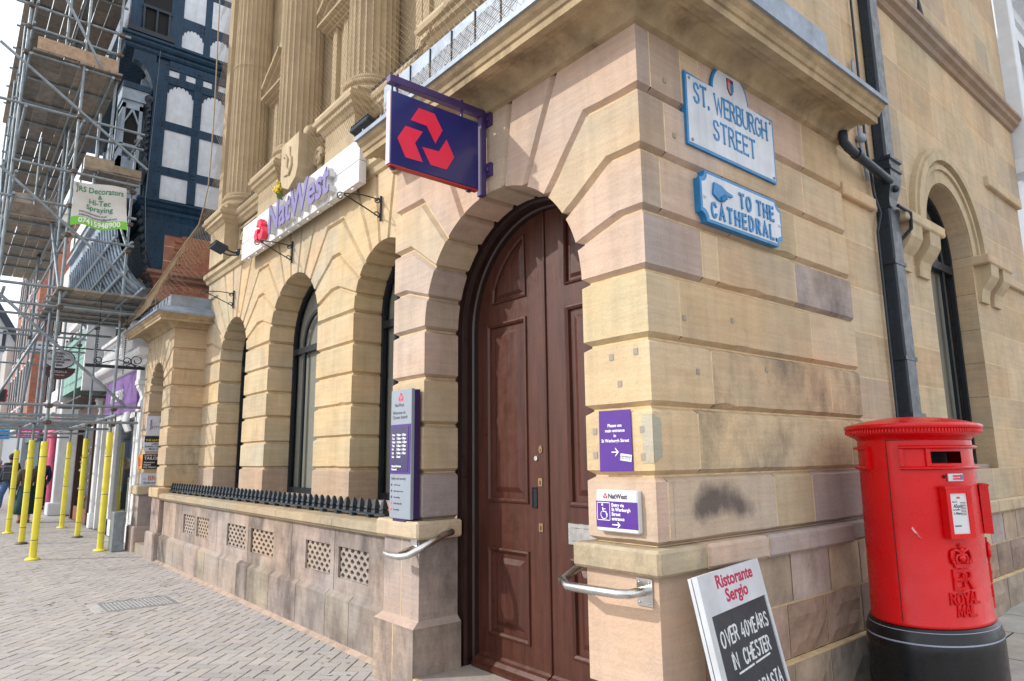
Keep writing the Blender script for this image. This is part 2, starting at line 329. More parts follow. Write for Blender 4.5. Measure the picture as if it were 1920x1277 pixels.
# ---------------------------------------------------------------- masonry helpers
def offs(poly, ds):
    n = len(poly); out = []
    for i in range(n):
        p0 = Vector(poly[i-1]); p1 = Vector(poly[i]); p2 = Vector(poly[(i+1)%n])
        a = (p1-p0).normalized(); b = (p2-p1).normalized()
        na = Vector((-a.y,a.x)); nb = Vector((-b.y,b.x)); da, db = ds[i-1], ds[i]
        cr_ = a.x*b.y-a.y*b.x
        if abs(cr_) < .12: out.append(p1+(na*da+nb*db)/2)
        else:
            q0 = p0+na*da; q1 = p1+nb*db; k = ((q1.x-q0.x)*b.y-(q1.y-q0.y)*b.x)/cr_; out.append(q0+a*k)
    return out
CH, DP, MO = .022, .032, .0045
def block(mb, poly, fl, F, t, ch=CH, dp=DP, mo=MO, base=0):
    """one rusticated stone: edges c = chamfered V joint, f = flush mortar joint, a = sharp arris, n = none"""
    A = sum(poly[i-1][0]*poly[i][1]-poly[i][0]*poly[i-1][1] for i in range(len(poly)))
    if A < 0:
        poly = poly[::-1]; fl = fl[:-1][::-1]+fl[-1:]
    P2, f2 = [], []
    for i,e in enumerate(fl):
        p,q = Vector(poly[i]),Vector(poly[(i+1)%len(poly)]); k = max(1,int((q-p).length/.11)) if e == 'c' else 1
        for j in range(k): P2.append(tuple(p.lerp(q,j/k))); f2.append(e)
    poly, fl = P2, f2
    n = len(poly)
    I = offs(poly, [{'c':ch+mo,'f':mo,'a':0,'n':0}[e] for e in fl])
    O = offs(poly, [{'c':mo,'f':0,'a':dp,'n':0}[e] for e in fl])
    T = offs(poly, [{'c':0,'f':0,'a':dp,'n':0}[e] for e in fl])
    T0 = offs(poly, [{'c':ch+mo,'f':0,'a':0,'n':0}[e] for e in fl])
    for i in range(n):
        if fl[i] == 'c' and fl[i-1] == 'c':
            d_ = Vector(poly[i])-Vector(poly[i-1]); d_ = d_.normalized(); j_ = random.gauss(0,.0016)+(random.uniform(.006,.013) if random.random() < .035 else 0)
            I[i] = I[i]+Vector((-d_.y,d_.x))*j_
    mb.quad([F(p.x,p.y,base) for p in I], 0, t)
    for i,e in enumerate(fl):
        j = (i+1)%n
        if e == 'c':
            mb.quad([F(O[i].x,O[i].y,base+dp),F(O[j].x,O[j].y,base+dp),F(I[j].x,I[j].y,base),F(I[i].x,I[i].y,base)], 0, t)
            mb.quad([F(T[i].x,T[i].y,base+dp),F(T[j].x,T[j].y,base+dp),F(O[j].x,O[j].y,base+dp),F(O[i].x,O[i].y,base+dp)], 1, t)
        elif e == 'f':
            mb.quad([F(T0[i].x,T0[i].y,base),F(T0[j].x,T0[j].y,base),F(I[j].x,I[j].y,base),F(I[i].x,I[i].y,base)], 1, t)
CREAM=(.555,.435,.275); YEL=(.565,.455,.29); PINK=(.54,.41,.32); TAN=(.49,.38,.25); MAUVE=(.41,.335,.295); BUFF=(.54,.425,.285); GREY=(.34,.30,.25)
def jt(c, k=.06, d=None):
    k *= .65; f = 1+random.uniform(-k,k); return (c[0]*f*(1+random.uniform(-.02,.02)), c[1]*f, c[2]*f*(1+random.uniform(-.03,.03)), random.choice((0,0,.1,.25)) if d is None else d)
def rb(mb, u0, u1, z0, z1, fl, F, t, **k):   # rectangle: flags bottom,right,top,left
    block(mb, [(u0,z0),(u1,z0),(u1,z1),(u0,z1)], list(fl), F, t, **k)
def arch_wall(mb, F, ops, u0, u1, e0, e1, courses, L, ztop, D, tint, topflag='c', split=None):
    """rusticated wall with arched openings (uc, R, z0); reveals of depth D"""
    ed = [(u0,e0)]
    for uc,R,z0 in ops: ed += [(uc-R,'a'),(uc+R,'a')]
    ed.append((u1,e1))
    for ci,(za,zb) in enumerate(courses):
        for k in range(0,len(ed),2):
            (a,fa),(b,fb) = ed[k],ed[k+1]; xs = [a]+((split or {}).get((ci,k//2),[]))+[b]
            for q in range(len(xs)-1):
                rb(mb, xs[q], xs[q+1], za, zb, ['c', fb if q==len(xs)-2 else 'f', 'c', fa if q==0 else 'f'], F, tint(ci,k//2,q))
            for u,fl,sg in ((a,fa,1),(b,fb,-1)):
                if fl != 'a' or (u in (u0,u1)): continue
                t1 = tint(ci,k//2,0); mid = D*(.5+random.uniform(-.1,.1))
                for d0,d1 in ((0,mid),(mid,D)):
                    t2 = jt(t1[:3],.08)
                    q = [F(u,za+CH+MO,d0),F(u,za+CH+MO,d1),F(u,zb-CH-MO,d1),F(u,zb-CH-MO,d0)]; mb.quad(q, 0, t2)
                for s_,zz in ((1,za),(-1,zb)):
                    dd0 = DP
                    mb.quad([F(u,zz+s_*(CH+MO),0),F(u,zz+s_*(CH+MO),D),F(u+sg*DP,zz+s_*MO,D),F(u+sg*DP,zz+s_*MO,DP)], 0, t1)
                    mb.quad([F(u+sg*DP,zz+s_*MO,DP),F(u+sg*DP,zz+s_*MO,D),F(u+sg*DP,zz,D),F(u+sg*DP,zz,DP)], 1, t1)
    th = [math.pi*k/11 for k in range(12)]
    for oi,(uc,R,z0) in enumerate(ops):
        zb = courses[-1][1]
        lo = u0 if oi == 0 else (ops[oi-1][0]+ops[oi-1][1]+uc-R)/2
        hi = u1 if oi == len(ops)-1 else (ops[oi+1][0]-ops[oi+1][1]+uc+R)/2
        def P(a,r=R): return (uc+r*math.cos(a), z0+r*math.sin(a))
        for k in range(11):
            side = 1 if k < 5 else (-1 if k > 5 else 0)
            kk = k if k <= 5 else 10-k
            a0,a1 = th[kk],th[kk+1]
            arc = [P(a0+(a1-a0)*i/5) for i in range(6)]
            lim = (hi if side >= 0 else 2*uc-lo)          # mirrored limit
            le = e1 if oi == len(ops)-1 else 'n'; 
            if side < 0: le = e0 if oi == 0 else 'n'
            def knee(i):
                r = (L[i-1]-z0)/math.sin(th[i]); return (min(uc+r*math.cos(th[i]), lim-.05), L[i-1])
            def top(i): return (min(uc+(ztop-z0)/math.tan(th[i]), lim-.01) if i < 6 else uc-(ztop-z0)/math.tan(th[11-i]), ztop)
            if kk == 0: poly = arc+[knee(1),(lim,L[0]),(lim,zb)]; fl = ['a']*5+['c','c',le,'c']
            elif kk in (1,2): poly = arc+[knee(kk+1),(lim,L[kk]),(lim,L[kk-1]),knee(kk)]; fl = ['a']*5+['c','c',le,'c','c']
            elif kk == 3: poly = arc+[top(4),(lim,ztop),(lim,L[2]),knee(3)]; fl = ['a']*5+['c',topflag,le,'c','c']
            else: poly = arc+[top(kk+1),top(kk)]; fl = ['a']*5+['c',topflag,'c']
            if side < 0: poly = [(2*uc-x,z) for x,z in poly]
            t = tint(100+kk, oi, side)
            block(mb, poly, fl, F, t)
            g = (CH+MO)/R
            aa = [a0+g+(a1-a0-2*g)*i/5 for i in range(6)]
            mr = (lambda p: (2*uc-p[0],p[1])) if side < 0 else (lambda p: p)
            t2 = jt(t[:3],.06)
            for i in range(5):
                p,q = mr(P(aa[i])),mr(P(aa[i+1])); mb.quad([F(*p,0),F(*p,D),F(*q,D),F(*q,0)], 0, t2)
            for a_,s_ in ((aa[0],-1),(aa[-1],1)):
                p = mr(P(a_)); w = mr(P(a_+s_*CH/R, R+DP)); w2 = mr(P(a_+s_*(CH+MO)/R, R+DP))
                mb.quad([F(*p,0),F(*p,D),F(*w,D),F(*w,DP)], 0, t2); mb.quad([F(*w,DP),F(*w,D),F(*w2,D),F(*w2,DP)], 1, t2)
def sweep(mb, prof, path, mi=0, t=(.5,.5,.5,1), cap=True):
    """prof: (out, z) list; path: list of (point xy, outward dir xy scaled for mitre)"""
    rings = [[Vector((p[0]+d[0]*o_, p[1]+d[1]*o_, z)) for o_,z in prof] for p,d in path]
    for a,b in zip(rings,rings[1:]):
        for i in range(len(prof)-1): mb.quad([a[i],b[i],b[i+1],a[i+1]], mi, t)
    if cap:
        for r in (rings[0],rings[-1]): mb.quad(r, mi, t)
# ================================================================ the bank building
bank = empty('bank_building', (-8, 3.2, 0), 'two storey honey sandstone corner building with rusticated arches and fluted columns above', 'building')
FF = lambda y0: (lambda u,z,d: (u, y0+d, z))
FS = lambda x0: (lambda u,z,d: (x0-d, u, z))
Jz = [1.085,1.409,1.74,2.074,2.42]
LV = [2.731,3.06,3.393]
XC, YF = -2.055, 2.57          # street corner of the door bay
# --- door bay, front face
mb = MB()
def t_bayf(c, pier, q):
    if c >= 100: return jt({100:PINK,101:PINK,102:(.53,.43,.31),103:PINK,104:PINK,105:(.50,.40,.30)}[c], .05, .05)
    return jt([PINK if pier else MAUVE, YEL, YEL, YEL][c] if pier else [MAUVE, CREAM, BUFF, PINK][c], .05, .3 if c==0 and not pier else .03)
arch_wall(mb, FF(YF), [(-3.277,.785,2.42)], -4.5, XC, 'a', 'a', list(zip(Jz[:-1],Jz[1:])), LV, 3.752, .29, t_bayf, topflag='n')
# --- door bay, side face with quoin ends
Fs = FS(XC); zc = Jz+LV+[3.752]
pal = [[PINK,(.50,.40,.30),TAN,MAUVE,GREY],[BUFF,BUFF,TAN,TAN],[BUFF,TAN,TAN,MAUVE],[BUFF,TAN,BUFF],[MAUVE,BUFF,TAN,MAUVE],[(.44,.345,.27),PINK,TAN,BUFF],[(.42,.325,.255),PINK,TAN,BUFF],[MAUVE,(.42,.325,.255),BUFF,PINK,TAN]]
cuts = [[2.66,3.62,4.05],[2.93,4.62],[3.08,4.40],[2.83,4.2],[3.05,3.2,4.05],[2.72,3.35,4.1],[2.78,3.3,4.25],[2.68,2.95,3.12,4.3]]
for i in range(8):
    xs = [YF]+cuts[i]+[4.86]
    for q in range(len(xs)-1):
        d = .0
        if i == 0: d = [0,.15,.3,.3,1.1][q] if q < 5 else 0
        elif i in (1,2): d = [0,.75,.8,.8][min(q,3)]
        elif i == 4 and q == 3: d = .9
        rb(mb, xs[q], xs[q+1], zc[i], zc[i+1], ['c','c' if q==len(xs)-2 else 'f','n' if i==7 else 'c','a' if q==0 else 'f'], Fs, jt(pal[i][min(q,len(pal[i])-1)], .05, d))
# sooty smudge on the lowest long block
for a in range(112):
    for b in range(36):
        y0_,z0_ = 2.70+a*.008,1.115+b*.0075; g_ = 1.45*math.exp(-((y0_-3.07)/.20)**2-((z0_-1.28)/.10)**2)+.8*math.exp(-((y0_-3.3)/.15)**2-((z0_-1.22)/.06)**2)+.7*math.exp(-((y0_-2.9)/.1)**2-((z0_-1.22)/.07)**2)
        mb.quad([(XC+.0012,y0_,z0_),(XC+.0012,y0_+.008,z0_),(XC+.0012,y0_+.008,z0_+.0075),(XC+.0012,y0_,z0_+.0075)],0,(.50,.40,.30,.15+g_))
# patched repairs and old fixing plugs
for z_,y_ in ((3.50,2.80),(3.2,2.86),(3.62,2.98),(2.2,2.86),(2.24,3.3),(1.93,2.95),(1.99,3.62)):
    mb.obox((XC+.002, y_, z_), (1,0,0),(0,1,0),(0,0,1), (.003,.013,.013), 2)
for u,z_ in ((-2.43,1.63),(-2.12,1.63),(-2.43,1.51),(-2.12,1.5),(-2.25,1.86),(-2.3,2.0),(-2.14,2.01)):
    mb.obox((u, YF-.001, z_), (1,0,0),(0,1,0),(0,0,1), (.014,.002,.016), 2)
mb.quad([(-2.12,YF-.002,1.47),(XC-.001,YF-.002,1.47),(XC-.001,YF-.002,1.70),(-2.12,YF-.002,1.70)], 0, (.42,.40,.33,0))
mb.quad([(XC+.002,YF-.002,1.47),(XC+.002,YF+.06,1.50),(XC+.002,YF+.06,1.68),(XC+.002,YF-.002,1.70)], 0, (.36,.36,.29,0))
build('rusticated_wall', mb, [m_stone,m_mortar,mat('grey_filler',(.30,.27,.23),.9)], bank)
# left return of the door bay
mb = MB()
for a,b in zip(zc[:-1],zc[1:]): rb(mb, YF, 3.30, a, b, ['c','n','c','a'], lambda u,z,d: (-4.5+d,u,z), jt(CREAM))
build('side_return', mb, [m_stone,m_mortar], bank)
# --- door bay plinth: coping, shafts, base
mb = MB()
def plinth(mb, u0, u1, ax, p0, zs, tt, dep=.3):   # ax 'f': front at y=p0 ; 's': side at x=p0
    pass
def pier_plinth(x0, x1, y, tint, right=False):
    mb.box((x0-.05,y-.075,.965),(x1+.05,y+.30,1.083),0,jt(tint[0]),.014)
    mb.box((x0,y-.025,.44),(x1,y+.29,.962),0,jt(tint[1],d=.8))
    mb.box((x0-.03,y-.085,-.05),(x1+.03,y+.30,.40),0,jt(tint[2],d=1.1))
    vs = [(x0-.03,y-.085,.40),(x1+.03,y-.085,.40),(x1+.03,y+.30,.40),(x0-.03,y+.30,.40),(x0,y-.025,.44),(x1,y-.025,.44),(x1,y+.29,.44),(x0,y+.29,.44)]
    mb.faces(vs,[(0,1,5,4),(1,2,6,5),(3,0,4,7)],0,jt(tint[2]))
pier_plinth(-4.53,-4.06,YF,[BUFF,MAUVE,MAUVE])
for z0_,z1_,yy in ((.44,.96,YF-.0265),(-.02,.40,YF-.0865)):
    mb.box((-4.29,yy,z0_),(-4.284,yy+.004,z1_),1)
build('pier_plinth', mb, [m_stone,m_mortar], bank); mb = MB()
# right pier (front and long side)
mb.box((-2.545,YF-.075,.965),(XC+.06,YF+.30,1.083),0,jt((.47,.385,.265),d=.9),.014)
mb.box((-2.49,YF-.025,.44),(XC+.012,YF+.29,.962),0,jt(PINK,d=.2)); mb.box((-2.52,YF-.085,-.05),(XC+.07,YF+.3,.40),0,jt(PINK,d=.4))
for a,b,c in ((2.872,3.42,PINK),(3.42,4.42,MAUVE),(4.42,5.30,GREY),(5.3,6.5,GREY),(6.5,7.4,BUFF),(7.4,8.4,BUFF),(8.4,9.8,BUFF)):
    x1 = XC+.06 if b < 5 else XC+.015
    mb.box((-2.3,a+.005,.965),(x1,b,1.083),0,jt(c,d=.5),.016); mb.box((-2.3,a,.97),(x1-.008,a+.004,1.075),1)
build('plinth_coping', mb, [m_stone,m_mortar], bank)
mb = MB()
random.seed(21)
def sidestones(z0,z1,y0,y1,x,wl_,cols,rough,d):
    y = y0
    while y < y1-.12:
        w = random.uniform(*wl_); y2 = min(y+w,y1) if y1-(y+w) > .2 else y1
        n = 6 if rough else 1; t = jt(random.choice(cols),.08,random.uniform(0,d)); g = .006
        ys = [y+g+(y2-y-2*g)*i/n for i in range(n+1)]; m_ = 4 if rough else 1; zs = [z0+g+(z1-z0-2*g)*j/m_ for j in range(m_+1)]
        P = [[(x+((random.uniform(0,.022) if 0<i<n and 0<j<m_ else -.002) if rough else 0), yy, zz) for j,zz in enumerate(zs)] for i,yy in enumerate(ys)]
        for i in range(n):
            for j in range(m_): mb.quad([P[i][j],P[i+1][j],P[i+1][j+1],P[i][j+1]],0,t)
        y = y2
    mb.box((x-.05,y0,z0),(x-.007,y1,z1),1)
for a,b,wv,cs,rg,d in ((.70,.962,(.3,.55),[MAUVE,(.35,.27,.20),(.40,.31,.22),BUFF],0,.6),(.42,.70,(.3,.5),[(.33,.22,.16),(.36,.25,.19),(.28,.2,.16)],1,.4),(.02,.42,(.4,.8),[(.35,.27,.2),(.3,.25,.2),(.26,.22,.19)],1,1.0)):
    sidestones(a,b,2.86,5.1,XC+.01+(.05 if b<.5 else 0),wv,cs,rg,d); sidestones(a,b,5.1,9.8,XC-.03+(.05 if b<.5 else 0),wv,cs,rg,d)
build('rough_base_course', mb, [m_rough,m_mortar], bank)

# --- cornice of the door bay with its lead cover
prof = [(0,3.742),(.035,3.752),(.06,3.80),(.10,3.835),(.165,3.85),(.17,3.832),(.215,3.836),(.22,3.815),(.285,3.803),(.287,3.846),(.30,3.85),(.312,3.875),(.335,3.89),(.352,3.918),(.352,3.925)]
D1, D2 = (0,-1), (1,0)
def cornice(path, dz=0, nm='cornice', up=4.46, ye=None):
    mb = MB(); sweep(mb, [(a,b+dz) for a,b in prof]+[(0,3.98+dz)], path); build(nm, mb, m_cornice, bank)
    mb = MB(); sweep(mb, [(.345,3.9165+dz),(.37,3.914+dz),(.372,3.945+dz),(.34,3.96+dz),(.20,4.06+dz),(.125,4.075+dz)], path); p2_ = list(path); p2_[-1] = ((path[-1][0][0],ye or path[-1][0][1]),path[-1][1])
    sweep(mb, [(.126,4.07+dz),(.12,up+dz),(.02,up+.02+dz)], p2_)
    (p0,e0),(p1,e1) = path[0],path[1]
    for k in range(9):
        f = (k+.5)/9; x = p0[0]+(p1[0]-p0[0])*f
        mb.box((x-.006,p0[1]-.37,3.945+dz),(x+.006,p0[1]-.13,3.965+dz)); mb.box((x-.004,p0[1]-.131,4.08+dz),(x+.004,p0[1]-.118,up-.01+dz),1)
    build('lead_flashing', mb, [m_lead,m_black], bank)
cornice([((-4.52,YF),(0,-1)),((XC,YF),(1,-1)),((XC,4.86),(1,0))], ye=4.55)
# --- window wall
YW = 3.23
OPS = [(-10.48,.60,3.065),(-8.20,.774,3.075),(-5.89,.625,3.075)]
mb = MB()
def t_ww(c, pier, q):
    if c == 0: return jt((.45,.345,.26),.06,.25)
    return jt(random.choice([CREAM,CREAM,CREAM,(.49,.405,.28),BUFF,(.50,.42,.30)]),.05,.06)
wc = [(1.0,1.409)]+list(zip([1.409,1.74,2.074,2.402,2.731],[1.74,2.074,2.402,2.731,3.07]))
arch_wall(mb, FF(YW), OPS, -11.95, -4.5, 'n','n', wc, [3.40,3.79,4.18], 4.46, .345, t_ww, topflag='n')
build('arcade_wall', mb, [m_stone,m_mortar], bank)
def arch_window(uc, R, z0, y, zb, F, Fd, par, poster=False):
    """dark metal window: arched frame, transom, mullions, inner fan arch, panes"""
    fr = MB(); w = .045
    A = [(uc+R*math.cos(math.pi*i/24), z0+R*math.sin(math.pi*i/24)) for i in range(25)]
    B = [(uc+(R-w)*math.cos(math.pi*i/24), z0+(R-w)*math.sin(math.pi*i/24)) for i in range(25)]
    for i in range(24): fr.prism([A[i],A[i+1],B[i+1],B[i]], F, 0, .045)
    for u0,u1 in ((uc-R,uc-R+w),(uc+R-w,uc+R)): fr.prism([(u0,zb),(u1,zb),(u1,z0),(u0,z0)], F, 0, .045)
    fr.prism([(uc-R+w,zb),(uc+R-w,zb),(uc+R-w,zb+.07),(uc-R+w,zb+.07)], F, .001, .045)
    fr.prism([(uc-R+w,z0-.17),(uc+R-w,z0-.17),(uc+R-w,z0-.09),(uc-R+w,z0-.09)], F, -.006, .046)
    for s in (-1,1):
        u = uc+s*R*.52; fr.prism([(u-.022,zb+.07),(u+.022,zb+.07),(u+.022,z0-.17),(u-.022,z0-.17)], F, .004, .034)
    r1,r2_ = R*.60,R*.60-.05
    A = [(uc+r1*math.cos(math.pi*i/20), z0-.09+r1*math.sin(math.pi*i/20)) for i in range(21)]
    B = [(uc+r2_*math.cos(math.pi*i/20), z0-.09+r2_*math.sin(math.pi*i/20)) for i in range(21)]
    for i in range(20): fr.prism([A[i],A[i+1],B[i+1],B[i]], F, .003, .034)
    f = build('window', fr, m_frame, par)
    g = MB(); poly = [(uc-R,zb),(uc+R,zb)]+[(uc+R*math.cos(math.pi*i/24), z0+R*math.sin(math.pi*i/24)) for i in range(25)]
    g.faces([F(u,z,.035) for u,z in poly],[tuple(range(len(poly)))]); build('pane', g, m_glass, f)
    g = MB(); g.faces([F(u,z,.075) for u,z in poly],[tuple(range(len(poly)))])
    build('blind', g, m_blind, f)
    s = MB(); s.prism([(uc-R-.0,zb-.09),(uc+R,zb-.09),(uc+R,zb),(uc-R,zb)], F, -.10, .07,0,jt(MAUVE)); build('sill', s, m_stone, f)
    return f
for o_ in OPS:
    wn = arch_window(*o_, YW+.335, 1.09, FF(YW+.335), None, bank)
    if o_[0] == -8.20:
        mb = MB(); mb.box((-7.95,YW+.395,1.55),(-7.52,YW+.40,2.38)); build('poster', mb, m_purple, wn)
# --- left bay (narrow arched doorway)
XL0, XL1, YL = -13.80, -11.88, 2.73
lz = [1.10,1.44,1.745,2.055,2.36,2.70]; LL = [2.985,3.33,3.56]
mb = MB()
t_lb = lambda c,p,q: jt(random.choice([BUFF,TAN,(.46,.37,.25)]),.06,.15)
arch_wall(mb, FF(YL), [(-12.86,.477,2.72)], XL0, XL1, 'a','a', list(zip(lz[:-1],[1.44,1.745,2.055,2.36,2.72])), [2.985,3.33,3.50], 3.68, .5, t_lb, topflag='n')
zz = [1.0,1.409,1.74,2.074,2.402,2.731,3.06,3.40,3.68]; zl = [1.10,1.44,1.745,2.055,2.36,2.72,2.985,3.33,3.68]
for a,b in zip(zl[:-1],zl[1:]): rb(mb, YL, 3.26, a, b, ['c','n','c','a'], lambda u,z,d: (XL1-d,u,z), jt(TAN,.07,.5))
build('rusticated_wall', mb, [m_stone,m_mortar], bank)
mb = MB()
for x0,x1 in ((XL0,-13.34),(-12.38,XL1)):
    mb = MB(); mb.box((x0-.05,YL-.09,.95),(x1+.05,YL+.52,1.10),0,jt(BUFF),.014); mb.box((x0,YL-.04,.42),(x1,YL+.5,.95),0,jt(MAUVE,d=.8)); mb.box((x0-.04,YL-.1,-.05),(x1+.04,YL+.52,.42),0,jt(MAUVE,d=.7),.02); build('pier_plinth', mb, [m_stone,m_mortar], bank)
mb = MB()
mb.box((-13.34,YL-.05,-.05),(-12.38,YL+.5,.16),0,jt(GREY,d=.5)); mb.box((-13.34,YL+.12,.16),(-12.38,YL+.5,.31),0,jt(GREY,d=.5))
build('door_step', mb, [m_stone,m_mortar], bank)
mb = MB(); mb.box((-13.4,YL+.5,.0),(-12.3,YL+.56,3.3)); build('doorway_door', mb, m_woodd, bank)
cornice([((XL0,YL),(-1,-1)),((XL1,YL),(1,-1)),((XL1,3.24),(1,0))], -.075, up=4.26)
# --- low area wall with pierced stone vents
mb = MB(); 
Yl = lambda x: 2.655-.006*(x+4.5)           # its face drifts back slightly to the left
xs = [-11.82,-11.3,-10.9,-10.35,-9.7,-9.35,-8.75,-8.1,-7.75,-7.1,-6.4,-5.75,-5.3,-4.55]
for a,b in zip(xs[:-1],xs[1:]):
    c = random.choice([MAUVE,MAUVE,(.37,.31,.265),(.38,.32,.25)]); t = jt(c,.08,random.choice((.7,1.0,1.2)))
    y0,y1 = Yl(a),Yl(b); g = .004
    vs = [(a+g,y0,-.05),(b-g,y1,-.05),(b-g,y1,.365),(a+g,y0,.365),(a+g,y0+.05,.405),(b-g,y1+.05,.405)]
    mb.faces(vs,[(0,1,2,3),(3,2,5,4)],0,t); mb.quad([(a-g,y0+.002,-.05),(a+g,y0+.002,-.05),(a+g,y0+.05,.402),(a-g,y0+.002,.36)],1)
mb.quad([(-11.85,Yl(-11.85)-.045,.0),(-4.6,Yl(-4.6)-.045,.0),(-4.6,Yl(-4.6)+.004,.028),(-11.85,Yl(-11.85)+.004,.028)],2)
build('plinth_course', mb, [m_stone,m_mortar,mat('pinkish_mortar',(.40,.30,.235),.9,noise=.35,nscale=9,bump=.4)], bank)
vents = [(-10.625,-10.08),(-9.955,-9.42),(-8.65,-7.985),(-7.81,-7.13),(-6.31,-5.77),(-5.61,-5.06)]
mb = MB(); ym = lambda x: Yl(x)+.045
edges = [-11.82]
for k,(a,b) in enumerate(vents): edges += [a,b]
edges.append(-4.53)
def face(a,b,z0,z1,t,off=0): mb.quad([(a,ym(a)+off,z0),(b,ym(b)+off,z0),(b,ym(b)+off,z1),(a,ym(a)+off,z1)],0,t)
stones = [(-11.82,-11.05),(-11.05,-10.02),(-10.02,-9.05),(-9.05,-7.90),(-7.90,-6.65),(-6.65,-5.69),(-5.69,-4.53)]
for a,b in stones:
    t = jt(random.choice([MAUVE,(.42,.335,.285),(.39,.315,.27)]),.06,random.choice((.7,1,.9))); g = .004
    vv = [v for v in vents if v[0] > a and v[1] < b]
    if not vv: face(a+g,b-g,.40,.93,t)
    else:
        v0,v1 = vv[0]; face(a+g,v0,.40,.93,t); face(v1,b-g,.40,.93,t); face(v0,v1,.40,.515,t); face(v0,v1,.772,.93,t)
        for (p,q,r,s) in ((v0,.515,v1,.515),(v0,.772,v1,.772)): mb.quad([(p,ym(p),q),(r,ym(r),s),(r,ym(r)+.03,s),(p,ym(p)+.03,q)],0,t)
        for p in (v0,v1): mb.quad([(p,ym(p),.515),(p,ym(p),.772),(p,ym(p)+.03,.772),(p,ym(p)+.03,.515)],0,t)
    for xx in (a,b): mb.quad([(xx-g,ym(xx)+.002,.40),(xx+g,ym(xx)+.002,.40),(xx+g,ym(xx)+.002,.93),(xx-g,ym(xx)+.002,.93)],1)
build('area_wall', mb, [m_stone,m_mortar], bank)
for a,b in vents:        # pierced lattice of staggered teardrop holes
    mb = MB(); nx, nzr = 5, 6; cw, chh = (b-a)/nx, .257/nzr; t = jt((.39,.32,.265),.04,.2); yy = ym((a+b)/2)+.022
    for j in range(nzr):
        for i in range(-1,nx+1):
            cx = a+(i+.5+(.5 if j%2 else 0))*cw; cz = .515+(j+.5)*chh
            ox = [max(a,min(b,cx+k*cw/2)) for k in (-1,1)]
            if ox[1]-ox[0] < .004: continue
            sq = [(ox[0],cz-chh/2),(cx if ox[0]<cx<ox[1] else (ox[0]+ox[1])/2,cz-chh/2),(ox[1],cz-chh/2),(ox[1],cz),(ox[1],cz+chh/2),((ox[0]+ox[1])/2,cz+chh/2),(ox[0],cz+chh/2),(ox[0],cz)]
            rx, rz = cw*.33, chh*.50
            hole = [(max(a,min(b,cx+rx*q*(.8 if k in (0,2) else 1))),cz+rz*p) for k,(q,p) in enumerate(((-.75,-.7),(0,-.88),(.75,-.7),(1,0),(.5,.55),(0,.93),(-.5,.55),(-1,0)))]
            for k in range(8):
                k2 = (k+1)%8
                mb.quad([(sq[k][0],yy,sq[k][1]),(sq[k2][0],yy,sq[k2][1]),(hole[k2][0],yy,hole[k2][1]),(hole[k][0],yy,hole[k][1])],0,t)
                mb.quad([(hole[k][0],yy,hole[k][1]),(hole[k2][0],yy,hole[k2][1]),(hole[k2][0],yy+.035,hole[k2][1]),(hole[k][0],yy+.035,hole[k][1])],0,t)
    mb.quad([(a-.02,yy+.08,.49),(b+.02,yy+.08,.49),(b+.02,yy+.08,.80),(a-.02,yy+.08,.80)],1)
    build('vent_grille', mb, [m_stone,m_dark], bank)
mb = MB()
cs = [-11.85,-10.1,-8.35,-6.9,-5.6,-4.57]
for a,b in zip(cs[:-1],cs[1:]):
    y0,y1 = Yl(a)-.035,Yl(b)-.035; t = jt((.40,.33,.23),.05,.5); g = .003
    pr = [(0.075,.905),(.03,.925),(.02,.945),(0,.95),(0,1.005),(.035,1.02),(.42,1.03)]
    for (o1,z1),(o2,z2) in zip(pr[:-1],pr[1:]): mb.quad([(a+g,y0+o1,z1),(b-g,y1+o1,z1),(b-g,y1+o2,z2),(a+g,y0+o2,z2)],0,t)
    mb.quad([(a+g,y0+o,z) for o,z in pr],0,t); mb.quad([(b-g,y1+o,z) for o,z in pr],0,t)
    mb.box((b-.004,y1+.004,.95),(b+.004,y1+.3,1.003),1)
build('coping', mb, [m_stone,m_mortar], bank)
mb = MB(); mb.box((-11.9,2.95,.6),(-4.5,3.25,1.005),0,jt(GREY,d=1)); build('area_floor', mb, m_stone, bank)

